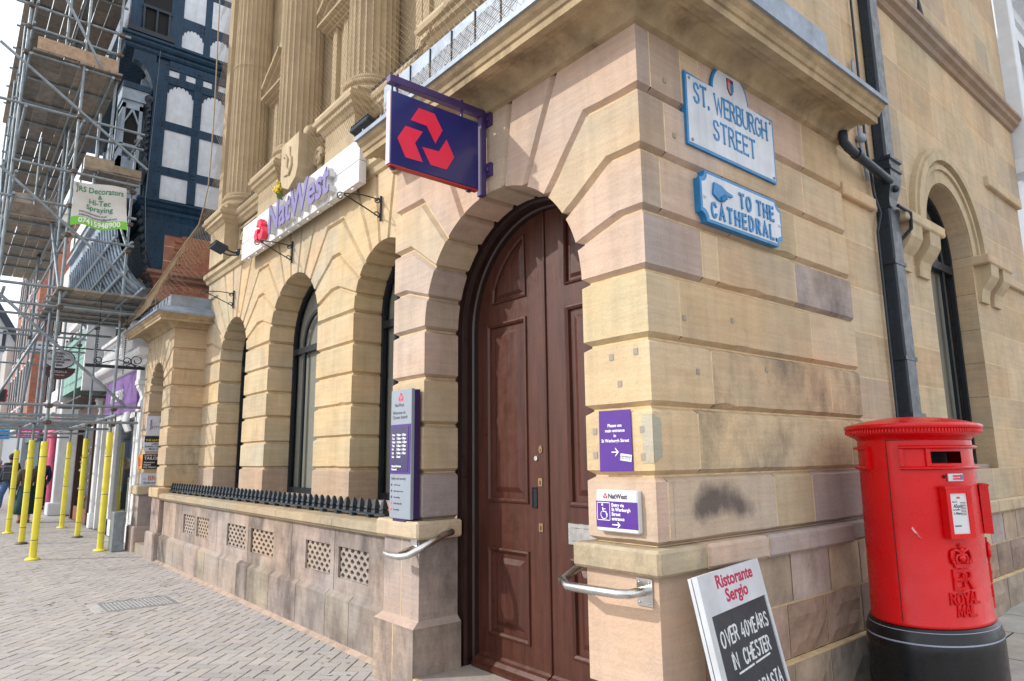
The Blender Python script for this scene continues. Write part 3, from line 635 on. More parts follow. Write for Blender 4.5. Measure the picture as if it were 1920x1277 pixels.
# --- entrance door
YD = 3.02
Fd = FF(YD)
def panel(mb, poly, F, t, s=1):           # sunk moulded panel: outer bead, slope, raised field
    n = len(poly); A = sum(poly[i-1][0]*poly[i][1]-poly[i][0]*poly[i-1][1] for i in range(n))
    if A < 0: poly = poly[::-1]
    rings = [(0,0),(0.004,-.012),(.016,-.016),(.03,-.006),(.036,.012),(.07,.012),(.105,-.004),(.106,-.004)]
    pr = [[F(p.x,p.y,d) for p in offs(poly,[o_*s]*n)] for o_,d in rings]
    for r0,r1 in zip(pr,pr[1:]):
        for i in range(n): mb.quad([r0[i],r0[(i+1)%n],r1[(i+1)%n],r1[i]],0,t)
    mb.quad(pr[-1],0,t)
UC, RD, ZD = -3.277, .755, 2.42
def leaf(s):
    mb = MB(); t = (.5,)*3
    u = lambda v: UC+s*v
    # stiles and rails as front faces round the panels
    a0,a1 = .19,.63
    fan = [(.19,2.61),(.565,2.61)]+[(.0+.60*math.cos(a),2.50+.60*math.sin(a)) for a in [math.radians(q) for q in (22,32,42,52,62,70.5)]]
    P2 = [(a0,1.20),(a1,1.20),(a1,2.47),(a0,2.47)]; P3 = [(a0,.315),(a1,.315),(a1,.90),(a0,.90)]
    arc = [(RD*math.cos(math.pi*k/36),ZD+RD*math.sin(math.pi*k/36)) for k in range(0,19)]
    outer = [(.004,.16),(RD,.16),(RD,ZD)]+[p for p in arc[1:] if p[0] > .01]+[(.004,ZD+RD)]
    loops = [[Vector((x,z,0)) for x,z in lp] for lp in (outer,P3,P2,fan)]
    flat_ = [p for lp in loops for p in lp]
    for tri in geometry.tessellate_polygon(loops): mb.quad([Fd(u(flat_[k].x),flat_[k].y,0) for k in tri],0,t)
    for p in (P2,P3,fan): panel(mb, [(u(x),z) for x,z in p], Fd, t, .6 if p is fan else 1)
    d = build('door', mb, m_wood, bank)
    w = MB(); pr = [(0,.10),(-.075,.10),(-.08,.125),(-.05,.14),(-.035,.165),(-.012,.175),(0,.19)]
    for (p,z),(p2,z2) in zip(pr[:-1],pr[1:]): w.quad([(u(.006),YD+p,z),(u(.735),YD+p,z),(u(.735),YD+p2,z2),(u(.006),YD+p2,z2)])
    w.quad([(u(.006),YD+p,z) for p,z in pr]); w.quad([(u(.735),YD+p,z) for p,z in pr])
    build('weather_bar', w, m_wood, d)
    return d
dl = leaf(-1); dr_ = leaf(1)
mb = MB(); mb.tube([(UC,YD-.004,.19),(UC,YD-.004,ZD+RD-.01)], .011, 8); build('astragal', mb, m_wood, dr_)
mb = MB(); mb.lathe([(.0001,0),(.022,0),(.022,.006),(.0001,.008)], (0,0,0), 16)
kb = MB(); 
def disc_front(mb, u, z, r, h, y, mi=0, sx=1, sz=1, n=18):
    mb.prism([(u+r*sx*math.cos(2*math.pi*i/n), z+r*sz*math.sin(2*math.pi*i/n)) for i in range(n)], FF(y), -h, 0, mi)
mb = MB(); disc_front(mb,-3.345,1.555,.022,.006,YD,0,.75,1.15); disc_front(mb,-3.345,1.55,.006,.007,YD,1,.6,1.6); build('keyhole_escutcheon', mb, [m_brass,m_dark], dl)
mb = MB(); disc_front(mb,-3.39,1.498,.016,.008,YD); build('lock_cylinder', mb, m_steel, dl)
for z in (1.344,1.058):
    mb = MB(); mb.box((-3.372,YD-.005,z-.026),(-3.334,YD,z+.026)); mb.box((-3.357,YD-.007,z-.014),(-3.349,YD-.004,z+.01),1); build('lock_plate', mb, [m_brass,m_dark], dl)
mb = MB()
for a,b,c,d in ((-3.435,1.18,-3.428,1.31),(-3.393,1.18,-3.386,1.31),(-3.435,1.305,-3.386,1.312),(-3.435,1.178,-3.386,1.185)): mb.box((a,YD-.006,b),(c,YD,d))
mb.quad([(-3.43,YD-.001,1.185),(-3.39,YD-.001,1.185),(-3.39,YD-.001,1.305),(-3.43,YD-.001,1.305)],1); build('flush_handle', mb, [m_frame,m_dark], dl)
mb = MB(); mb.box((-3.10,YD-.010,.975),(-2.72,YD,1.105),0,bev=.004); mb.box((-3.065,YD-.016,1.0),(-2.76,YD-.009,1.08),0,bev=.004); build('letterbox', mb, m_steel, dr_)
# frame
mb = MB()
Rs = [(.79,2.86),(.79,2.90),(.772,2.905),(.765,2.93),(.765,2.975),(.752,2.985),(.745,3.03)]
def ringpt(r,k): 
    a = math.pi*k/32; return (UC+r*math.cos(a), ZD+r*math.sin(a))
for (r0,y0),(r1,y1) in zip(Rs[:-1],Rs[1:]):
    for k in range(32):
        p,q,w,v = ringpt(r0,k),ringpt(r0,k+1),ringpt(r1,k+1),ringpt(r1,k)
        mb.quad([(p[0],y0,p[1]),(q[0],y0,q[1]),(w[0],y1,w[1]),(v[0],y1,v[1])])
    for s in (-1,1):
        mb.quad([(UC+s*r0,y0,.10),(UC+s*r0,y0,ZD),(UC+s*r1,y1,ZD),(UC+s*r1,y1,.10)])
build('door_frame', mb, m_woodd, bank)
mb = MB(); mb.box((-4.06,2.50,-.05),(-2.50,3.0,.10),0,jt((.36,.33,.30)),.012); mb.box((-4.06,2.487,-.05),(-2.50,2.512,.104),1); build('door_step', mb, [m_stone,mat('worn_yellow_edge',(.55,.47,.2),.8,noise=.5,nscale=30)], bank)
mb = MB(); mb.box((-4.2,3.13,.1),(-2.4,3.2,3.4)); build('door_backing', mb, m_dark, bank)
# --- flat side wall beyond the quoins
XW = -2.09; Fw = FS(XW); mb = MB(); random.seed(5)
def flat(y0,y1,z0,z1,wl_=(.45,1.0),cols=(BUFF,TAN,BUFF,(.45,.36,.26)),d=.25):
    y = y0
    while y < y1-.01:
        y2 = min(y1,y+random.uniform(*wl_)); y2 = y1 if y1-y2 < .18 else y2
        rb(mb,y,y2,z0,z1,'ffff',Fw,jt(random.choice(cols),.07,random.uniform(0,d)),mo=.003); y = y2
zrow = [1.085,1.36,1.74,2.04,2.37,2.70,3.06,3.36]
for a,b in zip(zrow[:-1],zrow[1:]):
    flat(4.862,6.54,a,b,(.5,.9)); flat(7.72,9.7,a,b)
flat(6.54,7.72,1.085,1.36)
flat(4.862,6.2,3.36,3.76,(.4,.7)); 
rr, zc0, yc = .59, 3.44, 7.13
poly = [(6.2,3.36),(yc-rr,3.36)]+[(yc-rr*math.cos(math.pi*i/24), zc0+rr*math.sin(math.pi*i/24)) for i in range(25)]+[(yc+rr,3.36),(8.06,3.36),(8.06,4.50),(6.2,4.50)]
block(mb, poly, ['f']*len(poly), Fw, jt(BUFF,.02,.1), mo=.0)
flat(8.06,9.7,3.36,3.76); flat(4.862,6.2,3.76,4.5,(.6,.9)); flat(8.06,9.7,3.76,4.13); flat(8.06,9.7,4.13,4.5)
for a,b in zip([4.5,4.98],[4.98,5.44]): flat(1.9,9.9,a,b,(.5,1.1))
for k in range(12): flat(2.6 if k<0 else 2.6,9.9,5.62+.4*k,6.02+.4*k,(.45,.95),(BUFF,TAN,BUFF,(.40,.34,.27),(.45,.36,.26)))
# reveal of the side window
for i in range(24):
    a,b = math.pi*i/24,math.pi*(i+1)/24
    p,q = (yc-rr*math.cos(a),zc0+rr*math.sin(a)),(yc-rr*math.cos(b),zc0+rr*math.sin(b)); mb.quad([Fw(*p,0),Fw(*q,0),Fw(*q,.36),Fw(*p,.36)],0,jt(TAN,.02))
for a,b in zip([1.36]+zrow[2:],zrow[2:]+[zc0]):
    for y in (yc-rr,yc+rr): mb.quad([Fw(y,a,0),Fw(y,b-.003,0),Fw(y,b-.003,.36),Fw(y,a,.36)],0,jt(TAN,.06,.3))
build('side_wall', mb, [m_stone,m_mortar], bank)
arch_window(yc, rr, zc0, 0, 1.40, FS(XW-.17), None, bank)
mb = MB()
def ring(r0,r1,d0,d1,n=28):
    for i in range(n):
        a,b = math.pi*i/n,math.pi*(i+1)/n
        P = lambda r,q: (yc-r*math.cos(q),zc0+r*math.sin(q))
        mb.prism([P(r0,a),P(r0,b),P(r1,b),P(r1,a)],Fw,-d1,d0)
ring(.595,.72,.0,.018); ring(.72,.765,0,.04); ring(.80,.875,0,.07); ring(.875,.92,0,.05); ring(.765,.80,0,.025)
build('hood_mould', mb, m_carved, bank)
def console(y, w, z0, z1, x):
    mb = MB(); pr = [(0,z0),(.03,z0),(.035,z0+.07),(.05,z0+.13),(.10,z0+.19),(.135,z0+.25),(.14,z1),(0,z1)]
    for yy in (y,y+w): mb.quad([(x+o_,yy,z) for o_,z in pr])
    for (o1,a),(o2,b) in zip(pr[:-1],pr[1:]): mb.quad([(x+o1,y,a),(x+o1,y+w,a),(x+o2,y+w,b),(x+o2,y,b)])
    build('console_bracket', mb, m_carved, bank)
for y in (5.80,6.20,7.78,8.16): console(y,.24,2.98,3.345,XW)
mb = MB()
for a,b in ((5.70,6.54),(7.72,8.46)):
    mb = MB(); mb.box((XW-.36,a,3.345),(XW+.155,b,3.44),0,jt(BUFF,d=.4),.012); build('impost', mb, m_stone, bank)
mb = MB()
for y0,y1,z in ((4.864,5.42,3.37),(8.46,9.7,3.30)): mb.box((XW-.05,y0,z),(XW+.045,y1,z+.10),0,jt(BUFF),.01)
mb.box((XW-.05,8.5,4.38),(XW+.05,9.7,4.5),0,jt(BUFF),.01)
sweep(mb,[(0,5.44),(.03,5.45),(.05,5.49),(.09,5.51),(.10,5.55),(.13,5.57),(.13,5.61),(0,5.63)],[((XW,2.6),(1,0)),((XW,9.9),(1,0))],0,jt((.33,.25,.19),d=.3))
build('string_course', mb, [m_stone], bank)
# --- upper storey: string, frieze, pedestals, columns, wall
YU = 3.78
mb = MB()
sweep(mb,[(0,4.455),(.03,4.47),(.05,4.52),(.09,4.55),(.09,4.62),(.02,4.66),(-.1,4.66)],[((-12.0,YW),(0,-1)),((-4.4,YW),(0,-1))])
mb.box((-11.95,3.36,4.66),(-2.1,3.7,5.30)); build('frieze', mb, m_carved, bank)
mb = MB(); mb.box((-11.9,YU,5.3),(-2.1,YU+.3,11)); 
for x in (-11.85,-10.35,-9.62,-8.02,-7.5,-5.95,-5.25): mb.box((x-.07,YU-.05,5.6),(x+.07,YU,11))
build('upper_wall', mb, m_carved, bank)
mb = MB(); mb.box((-12.0,3.30,.0),(-11.80,YU+.2,11)); build('end_wall', mb, m_carved, bank)
PX = [-11.2,-8.96,-6.74,-4.46,-2.5]
def pedestal(x):
    mb = MB(); mb.box((x-.37,3.10,4.64),(x+.37,3.6,5.235)); pd = build('pedestal', mb, m_carved, bank)
    mb = MB(); pr = [(0,5.235),(.02,5.25),(.05,5.29),(.08,5.31),(.08,5.36),(.11,5.375),(.125,5.41),(.10,5.44),(.10,5.47),(.0,5.49)]
    for k,(a,b) in enumerate(zip(pr[:-1],pr[1:])):
        q = lambda o_,z: [(x-.37-o_,3.6,z),(x-.37-o_,3.10-o_,z),(x+.37+o_,3.10-o_,z),(x+.37+o_,3.6,z)]
        A,B = q(*a),q(*b)
        for i in range(3): mb.quad([A[i],A[i+1],B[i+1],B[i]])
    mb.quad(q(0,5.49)); build('pedestal_cap', mb, m_carved, pd)
for x in PX: pedestal(x)
mb = MB()
sweep(mb,[(0,5.24),(.02,5.25),(.05,5.29),(.08,5.31),(.08,5.36),(.11,5.375),(.125,5.41),(.10,5.44),(.10,5.47),(-.3,5.49)],[((-11.9,3.33),(0,-1)),((-2.1,3.33),(0,-1))])
build('pedestal_string', mb, m_carved, bank)
def column(x):
    mb = MB(); y = 3.50; NF = 24
    rf = lambda q: 1-.075*abs(math.sin(q*NF/2))**.7
    mb.lathe([(.30,5.86),(.297,7.2),(.292,8.4),(.28,11)],(x,y,0),NF*6,0,rf=rf,caps=False,sm=False)
    c = build('column', mb, m_carved, bank)
    mb = MB(); mb.box((x-.39,y-.39,5.49),(x+.39,y+.3,5.575),bev=.01)
    tor = lambda r,z,h: [(r+h*math.sin(math.pi*i/6),z-h*math.cos(math.pi*i/6)) for i in range(7)]
    mb.lathe(tor(.335,5.63,.05)+[(.335,5.69),(.315,5.71),(.315,5.73)]+tor(.318,5.765,.032)+[(.325,5.80),(.325,5.83),(.302,5.86)],(x,y,0),48,caps=False)
    build('column_base', mb, m_carved, c)
for x in PX[:4]: column(x)
mb = MB(); mb.lathe([(.302,8.15),(.306,8.155),(.306,8.165),(.302,8.17)],(-11.2,3.5,0),40,caps=False); build('shaft_joint', mb, m_carved, bank)
# window surrounds with small pediments behind the columns
for x,zb in ((-10.08,7.45),(-7.85,7.6),(-5.6,7.6)):
    mb = MB()
    for k,(h,p) in enumerate(((.0,.10),(.07,.17),(.14,.24))):
        for s in (-1,1): mb.obox((x+s*.36,YU-p/2,zb+.35+h), (.86*s,0,-.5),(0,1,0),(.5*s,0,.86), (.44,p/2,.03))
        mb.box((x-.72,YU-p,zb+h*.5-.04),(x+.72,YU,zb+h*.5))
    mb.box((x-.55,YU-.06,5.6),(x-.42,YU,zb)); mb.box((x+.42,YU-.06,5.6),(x+.55,YU,zb)); build('pediment', mb, m_carved, bank)
def spiral(mb, cx, cz, y, r, s, r0=.022, turns=1.6):
    P = [(cx+s*(r*(1-.8*i/30))*math.cos(turns*2*math.pi*i/30), y, cz+(r*(1-.8*i/30))*math.sin(turns*2*math.pi*i/30)) for i in range(31)]
    mb.tube(P,[r0*(1.2-.5*i/30) for i in range(31)],6)
    mb.sphere((cx,y,cz), r0*1.4, 8)
for a,b in ((-10.75,-9.45),(-6.3,-4.95)):      # carved scroll panels between the pedestals
    mb = MB(); c = (a+b)/2
    for q in ((a,4.70,b,4.74),(a,5.14,b,5.18),(a,4.74,a+.04,5.14),(b-.04,4.74,b,5.14)): mb.box((q[0],3.30,q[1]),(q[2],3.36,q[3]))
    for k in range(4):
        x = a+.2+k*(b-a-.4)/3; spiral(mb,x,4.96,3.33,.13,1 if k%2 else -1,.028)
        for j in range(5):
            q = random.uniform(0,6.28); mb.sphere((x+.13*math.cos(q),3.335,4.94+.14*math.sin(q)), .045, 8, sc_=(1,.6,1.2))
    build('carved_panel', mb, m_carved, bank)
# hanging festoon between columns B and C
mb = MB()
for i in range(14):
    f = i/13; mb.sphere((-7.42+.28*math.sin(f*3.1)*(.5),YU-.12,7.05+f*.9), .05+.06*math.sin(f*3.14), 8)
build('festoon', mb, m_carved, bank)
# central shield
mb = MB(); sh = [(-8.04,5.42),(-8.04,4.98),(-7.98,4.86),(-7.77,4.765),(-7.56,4.86),(-7.50,4.98),(-7.50,5.42)]
mb.prism(sh, FF(2.93), 0, .40)
for P,w in (([(-8.30,5.22),(-8.22,5.14),(-8.24,5.03),(-8.14,4.93),(-8.08,5.02),(-8.10,5.13)],.024),([(-8.16,5.28),(-8.15,5.16),(-8.10,5.10)],.02),([(-8.30,4.95),(-8.2,4.94),(-8.14,4.92)],.02),([(-8.3,5.22),(-8.34,5.20)],.016)):
    mb.tube([(x+.41,2.925,z+.03) for x,z in P], w, 6)
mb.sphere((-7.55,3.1,5.48),.09,10); spiral(mb,-7.40,5.1,3.15,.12,1,.035); mb.sphere((-7.40,3.2,4.95),.07,8,sc_=(1,1,2))
build('shield', mb, m_carved, bank)
mb = MB(); mb.box((-12,4.3,-.1),(-2.5,9.6,5.4)); mb.box((-2.5,2.9,-.1),(-2.13,6.4,1.0)); mb.box((-2.5,7.9,-.1),(-2.13,9.7,1.0)); mb.box((-2.5,6.4,-.1),(-2.13,7.9,1.0)); mb.box((-12,3.3,5.5),(-2.13,9.8,5.6)); build('leak_blocker', mb, m_dark, bank)  # unseen dark blocks added so no light leaks through the wall joints
# --- big square drainpipe and waste pipe on the side wall
dp = empty('drainpipe', (-2.03,5.58,1.0), 'black square cast iron drainpipe with hopper on the side wall behind the red box', 'drainpipe')
mb = MB(); mb.box((-2.088,5.50,.2),(-1.985,5.69,3.40),bev=.012)
for z in (2.2,2.95): mb.box((-2.09,5.485,z),(-1.98,5.705,z+.03))
mb.box((-2.09,5.47,1.74),(-1.97,5.72,1.80)); build('pipe', mb, m_black, dp)
mb = MB()
hp = [(.118,.13,3.36),(.13,.145,3.37),(.13,.145,3.42),(.115,.125,3.44),(.115,.125,3.50),(.15,.155,3.60),(.165,.165,3.68),(.165,.17,3.72),(.18,.185,3.725),(.18,.185,3.75),(.165,.165,3.755),(.165,.165,3.80),(.185,.18,3.81),(.185,.18,3.835),(.15,.15,3.84)]
cy = 5.58; hp = [(a*.78,b*.62,z) for a,b,z in hp]; cy = 5.63
rings = [[(-2.089,cy-b,z),(-2.089+a,cy-b,z),(-2.089+a,cy+b,z),(-2.089,cy+b,z)] for a,b,z in hp]
for A,B in zip(rings,rings[1:]):
    for i in range(3): mb.quad([A[i],A[i+1],B[i+1],B[i]])
mb.quad(rings[-1]); mb.quad(rings[0])
mb.sphere((-1.972,cy,3.58),.03,8); build('hopper', mb, m_black, dp)
mb = MB(); mb.box((-2.088,5.575,3.84),(-1.995,5.755,9),bev=.015); build('upper_pipe', mb, m_black, dp)
mb = MB(); mb.tube([(-1.98,4.78,3.80),(-1.98,4.78,3.72),(-1.97,4.84,3.685),(-1.985,5.56,3.63)],.034,12); mb.tube([(-1.97,4.94,3.68),(-1.97,5.0,3.675)],.043,12); build('waste_pipe', mb, m_black, dp)
mb = MB(); mb.tube([(-2.06,5.38,5.8),(-2.06,5.37,4.0),(-2.05,5.40,3.5),(-2.04,5.47,3.36),(-2.06,5.42,3.2),(-2.06,5.42,1.7)],.010,6); mb.tube([(-1.96,5.6,3.43),(-1.93,5.76,3.40),(-1.95,5.80,3.28),(-2.03,5.78,3.2),(-2.07,5.72,3.22)],.014,8); build('cable', mb, m_black, dp)
mb = MB(); mb.tube([(-2.06,5.28,4.6),(-2.06,5.27,3.9),(-2.06,5.34,3.6)],.014,8); mb.sphere((-2.05,5.27,3.93),.04,8); build('conduit', mb, m_lead, dp)
# ================================================================ things fixed to the bank
FXp = lambda x: (lambda u,v,d: (x-d, u, v))     # plane facing +x : u = y, v = z
# --- hanging sign
hs = empty('hanging_sign', (-3.3,2.54,3.4), 'dark blue hanging bank sign with red arrow emblem over the brown door', 'sign')
mb = MB(); mb.box((-3.33,1.828,3.193),(-3.285,2.472,3.655),bev=.005); build('panel', mb, m_indigo, hs)
mb = MB(); mb.box((-3.328,1.822,3.195),(-3.287,1.8285,3.652)); build('edge_strip', mb, mat('pale_pink_edge',(.60,.46,.52),.5), hs)
mb = MB(); mb.box((-3.327,1.83,3.185),(-3.288,2.47,3.1935)); build('bottom_strip', mb, mat('dull_red_edge',(.45,.03,.02),.5), hs)
mb = MB()
for P in ([(1.961,3.504),(2.016,3.60),(2.129,3.601),(2.19,3.509),(2.138,3.407),(2.075,3.503)],[(1.874,3.363),(1.927,3.456),(2.047,3.455),(1.994,3.366),(2.05,3.26),(1.931,3.257)],[(2.045,3.357),(2.165,3.363),(2.22,3.457),(2.279,3.358),(2.222,3.26),(2.106,3.259)]):
    mb.prism(P, FXp(-3.285), -.002, .001); mb.prism(P, FXp(-3.33), -.001, .002)
build('emblem', mb, m_red, hs)
mb = MB(); mb.box((-3.345,1.825,3.715),(-3.295,2.545,3.765),bev=.004); mb.box((-3.345,2.50,3.17),(-3.295,2.545,3.714),bev=.004); build('bracket', mb, m_indigof, hs); mb = MB()
for y in (1.885,2.36): mb.tube([(-3.32,y,3.655),(-3.32,y,3.72)],.009,8); mb.tube([(-3.32,y,3.765),(-3.32,y,3.785)],.011,8)
build('hanger', mb, m_indigof, hs); mb = MB()
for z in (3.66,3.31): mb = MB(); mb.box((-3.36,2.545,z),(-3.26,2.57,z+.085)); mb.box((-3.29,2.53,z+.025),(-3.27,2.548,z+.05),bev=.003); build('wall_plate', mb, m_indigof, hs)
mb = MB()
for y in (1.85,2.40): mb.box((-3.33,y,3.175),(-3.31,y+.03,3.186))
build('clip', mb, m_indigof, hs)
# --- long fascia sign
fs = empty('fascia_sign', (-7.94,3.1,4.36), 'long white fascia board with lilac raised bank lettering above the arched windows', 'sign')
mb = MB()
for z0_,z1_ in ((4.355,4.60),(4.606,4.855)): mb.box((-9.78,3.055,z0_),(-6.14,3.14,z1_),bev=.003)
mb.box((-9.75,3.07,4.35),(-6.17,3.13,4.86)); 
for i in range(12): mb.obox((-9.5+i*.29,3.09,4.345),(1,0,0),(0,1,0),(0,0,1),(.022,.02,.018))
build('board', mb, m_signw, fs)
mb = MB(); font_text(mb, 'NatWest', FF(2.97), -8.53, 4.415, .52, 0, .012, 0, sx=.93, bold=.012)
build('lettering', mb, m_letterp, fs)
mb = MB(); font_text(mb, 'NatWest', FF(2.982), -8.53, 4.415, .52, 0, .075, 0, sx=.93, bold=.010); build('letter_return', mb, m_signw, fs)
mb = MB()
def emblem(mb, F, cu, cv, s, d0, d1, mi=0, mirror=1):
    for P in ([(1.961,3.504),(2.016,3.60),(2.129,3.601),(2.19,3.509),(2.138,3.407),(2.075,3.503)],[(1.874,3.363),(1.927,3.456),(2.047,3.455),(1.994,3.366),(2.05,3.26),(1.931,3.257)],[(2.045,3.357),(2.165,3.363),(2.22,3.457),(2.279,3.358),(2.222,3.26),(2.106,3.259)]):
        mb.prism([(cu+(a-2.077)*s, cv+(b-3.43)*s) for a,b in P], F, d0, d1, mi)
emblem(mb, FF(2.97), -8.87, 4.56, .84, 0, .07); build('emblem', mb, m_red, fs)
# --- wrought iron basket brackets
def wrought(x, z0, z1, first=None):
    b = empty('basket_bracket', (x,3.23,z0), '', 'bracket', 'wrought iron basket brackets')
    mb = MB(); mb.box((x-.008,3.20,z0),(x+.008,3.222,z1)); build('wall_plate', mb, m_black, b)
    yt = 2.76; zt = z1-.02
    mb = MB(); mb.tube([(x,3.205,z0+.23),(x,3.0,z0+.235),(x,2.80,zt-.05)],.007,6)
    mb.tube([(x,3.205,z0+.04),(x,3.05,z0+.10),(x,2.80,zt-.06)],.007,6)
    def curl(cy,cz,r,a0,s): mb.tube([(x,cy+r*(1-.45*i/16)*math.cos(a0+s*i/16*5.2),cz+r*(1-.45*i/16)*math.sin(a0+s*i/16*5.2)) for i in range(17)],.006,6)
    curl(3.165,z0+.215,.035,1.2,-1); curl(3.165,z0+.065,.035,-1.2,1); curl(2.765,zt-.085,.04,1.0,1); mb.sphere((x,3.165,z0+.215),.012,6)
    build('scroll_arm', mb, m_black, b)
    return b
for x,z0,z1,l in ((-5.94,3.90,4.17,'black wrought iron basket bracket beside the right end of the white fascia board'),(-8.27,4.0,4.29,'black wrought iron basket bracket below the red emblem of the white fascia board'),(-10.54,3.81,4.09,'black wrought iron basket bracket above the farthest arched window')):
    wrought(x,z0,z1)['label'] = l
# --- floodlights
def flood(x,y,z,l,s):
    f = empty('floodlight', (x,y,z), l, 'floodlight', 'black floodlights')
    mb = MB(); mb.obox((x,y,z+.05),(1,0,0),(0,.9,-.35),(0,.35,.9),(.17,.10,.022),0,bev=.01)
    for k in range(9): mb.obox((x-.15+k*.037,y,z+.078),(1,0,0),(0,.9,-.35),(0,.35,.9),(.006,.095,.012))
    build('lamp_housing', mb, m_black, f)
    mb = MB(); mb.tube([(x+.1,y+.02,z+.03),(x+.14,y+.16,z-.02),(x+.10,y+.30,z-.03)],.012,6); mb.tube([(x-.1,y+.02,z+.03),(x-.02,y+.16,z-.03),(x+.10,y+.30,z-.03)],.012,6); mb.sphere((x+.12,y+.26,z),.055,10); build('arm', mb, m_black, f)
flood(-10.3,2.88,4.60,'black finned floodlight on an arm at the left end of the white fascia board',1)
flood(-5.12,2.62,4.33,'black finned floodlight behind the netting above the end of the white fascia board',1)
# --- branch information panel
ip = empty('information_panel', (-4.2,2.5,1.05), 'tall grey and purple opening hours panel on the stone pier left of the door', 'sign')
mb = MB(); mb.box((-4.372,2.487,1.095),(-4.09,2.515,1.992),bev=.003); build('front_panel', mb, m_grey, ip)
mb = MB(); mb.box((-4.366,2.484,1.40),(-4.096,2.488,1.745)); mb.box((-4.37,2.516,1.10),(-4.082,2.552,1.985),1); mb.box((-4.345,2.50,1.055),(-4.17,2.53,1.097),1); build('purple_panel', mb, [m_purple,m_purpled], ip)
mb = MB(); mb.box((-4.35,2.4815,1.415),(-4.12,2.484,1.73)); build('hours_window', mb, mat('dark_blue_window',(.03,.025,.10),.2,noise=.2), ip)
mb = MB(); Fp = FF(2.4815)
hrs = [('Mon','9.30am - 4.30pm'),('Tue','9.30am - 4.30pm'),('Wed','10.00am - 4.30pm'),('Thu','9.30am - 4.30pm'),('Fri','9.30am - 4.30pm'),('Sat','9.30am - 1.00pm'),('Sun','Closed')]
for i,(a,b) in enumerate(hrs):
    z = 1.665-i*.0255; font_text(mb,a,Fp,-4.34,z,.022,-.001,0,bold=.0006); font_text(mb,b,Fp,-4.275,z,.0215,-.001,0,bold=.0006,sx=.86)
font_text(mb,'Branch Services',Fp,-4.34,1.447,.02,-.001,0,bold=.0006); font_text(mb,'Personal',Fp,-4.34,1.425,.02,-.001,0,bold=.0006); build('white_lettering', mb, m_wtext, ip)
mb = MB(); Fp = FF(2.487)
font_text(mb,'NatWest',Fp,-4.255,1.872,.034,-.001,0,align='CENTER'); font_text(mb,'Welcome to',Fp,-4.345,1.818,.034,-.001,0); font_text(mb,'Chester branch',Fp,-4.345,1.785,.034,-.001,0,sx=.95)
font_text(mb,'Safety and security',Fp,-4.35,1.36,.026,-.001,0)
for i,s in enumerate(('CCTV in use','Panic alarms in use','No smoking','Guide dogs only','No parking')):
    font_text(mb,s,Fp,-4.315,1.318-i*.042,.017,-.001,0); mb.prism([(-4.345+.009*math.cos(k*.785),1.324-i*.042+.009*math.sin(k*.785)) for k in range(8)],Fp,-.001,0,1 if i>2 else 0)
build('dark_lettering', mb, [m_dtext,m_red], ip)
mb = MB(); emblem(mb, FF(2.487), -4.235, 1.94, .17, -.0015, 0); build('emblem', mb, m_red, ip)
# --- purple notice
pn = empty('notice', (-2.29,2.567,1.43), 'plain purple paper notice pasted on the pier right of the brown door', 'sign')
mb = MB(); mb.prism([(-2.398,1.428),(-2.183,1.432),(-2.185,1.73),(-2.394,1.732)], FF(2.567), -.003, 0); build('sheet', mb, m_purple, pn)
mb = MB(); Fp = FF(2.5635)
for i,s in enumerate(('Please use','main entrance','in','St Werburgh Street')): font_text(mb,s,Fp,-2.29,1.648-i*.025,.0225,-.0008,0,align='CENTER',bold=.0004)
mb.prism([(-2.315,1.522),(-2.27,1.522),(-2.27,1.527),(-2.315,1.527)],Fp,-.0008,0)
for s in (-1,1): mb.prism([(-2.268,1.5245),(-2.291,1.5245+s*.022),(-2.291,1.5245+s*.0165),(-2.276,1.5245)],Fp,-.001,0)
build('lettering', mb, m_wtext, pn)
mb = MB(); mb.obox((-2.222,2.562,1.497),(.99,0,-.12),(0,1,0),(.12,0,.99),(.036,.0008,.017),0)
for k in range(7): mb.tube([(-2.25+k*.009+.006*math.cos(q),2.561,1.50-k*.001+.008*math.sin(q*1.3)) for q in (0,1,2,3,4)],.0012,4,1)
build('sticker', mb, [m_white,m_dtext], pn)
# --- access sign
ac = empty('access_sign', (-2.27,2.55,1.14), 'small purple and white wheelchair access plaque below the plain purple notice', 'sign')
mb = MB(); mb.box((-2.405,2.535,1.143),(-2.14,2.572,1.342),0,bev=.006); build('plate', mb, m_white, ac)
mb = MB(); mb.box((-2.404,2.5335,1.163),(-2.141,2.5355,1.288)); build('purple_field', mb, m_purple, ac)
mb = MB(); Fp = FF(2.5335)
for i,s in enumerate(('Entry via','St Werburgh','Street','entrance')): font_text(mb,s,Fp,-2.302,1.264-i*.0215,.0225,-.0008,0,bold=.0005)
for a,b,c,d in ((-2.397,1.196,-2.312,1.199),(-2.397,1.279,-2.312,1.282),(-2.397,1.196,-2.3945,1.282),(-2.3145,1.196,-2.312,1.282)): mb.prism([(a,b),(c,b),(c,d),(a,d)],Fp,-.0008,0)
mb.tube([(-2.3505+.021*math.cos(q/10),2.5325,1.224+.021*math.sin(q/10)) for q in range(24,67,3)],.0022,5)
mb.sphere((-2.361,2.5325,1.270),.0062,8,sc_=(1,.3,1)); mb.tube([(-2.359,2.5325,1.258),(-2.356,2.5325,1.238),(-2.338,2.5325,1.238),(-2.330,2.5325,1.214)],.0034,6); mb.tube([(-2.358,2.5325,1.25),(-2.34,2.5325,1.25)],.0022,5)
mb.prism([(-2.30,1.176),(-2.255,1.176),(-2.255,1.181),(-2.30,1.181)],Fp,-.0008,0)
for s in (-1,1): mb.prism([(-2.247,1.1785),(-2.263,1.1785+s*.014),(-2.268,1.1785+s*.012),(-2.254,1.1785)],Fp,-.001,0)
build('lettering', mb, m_wtext, ac)
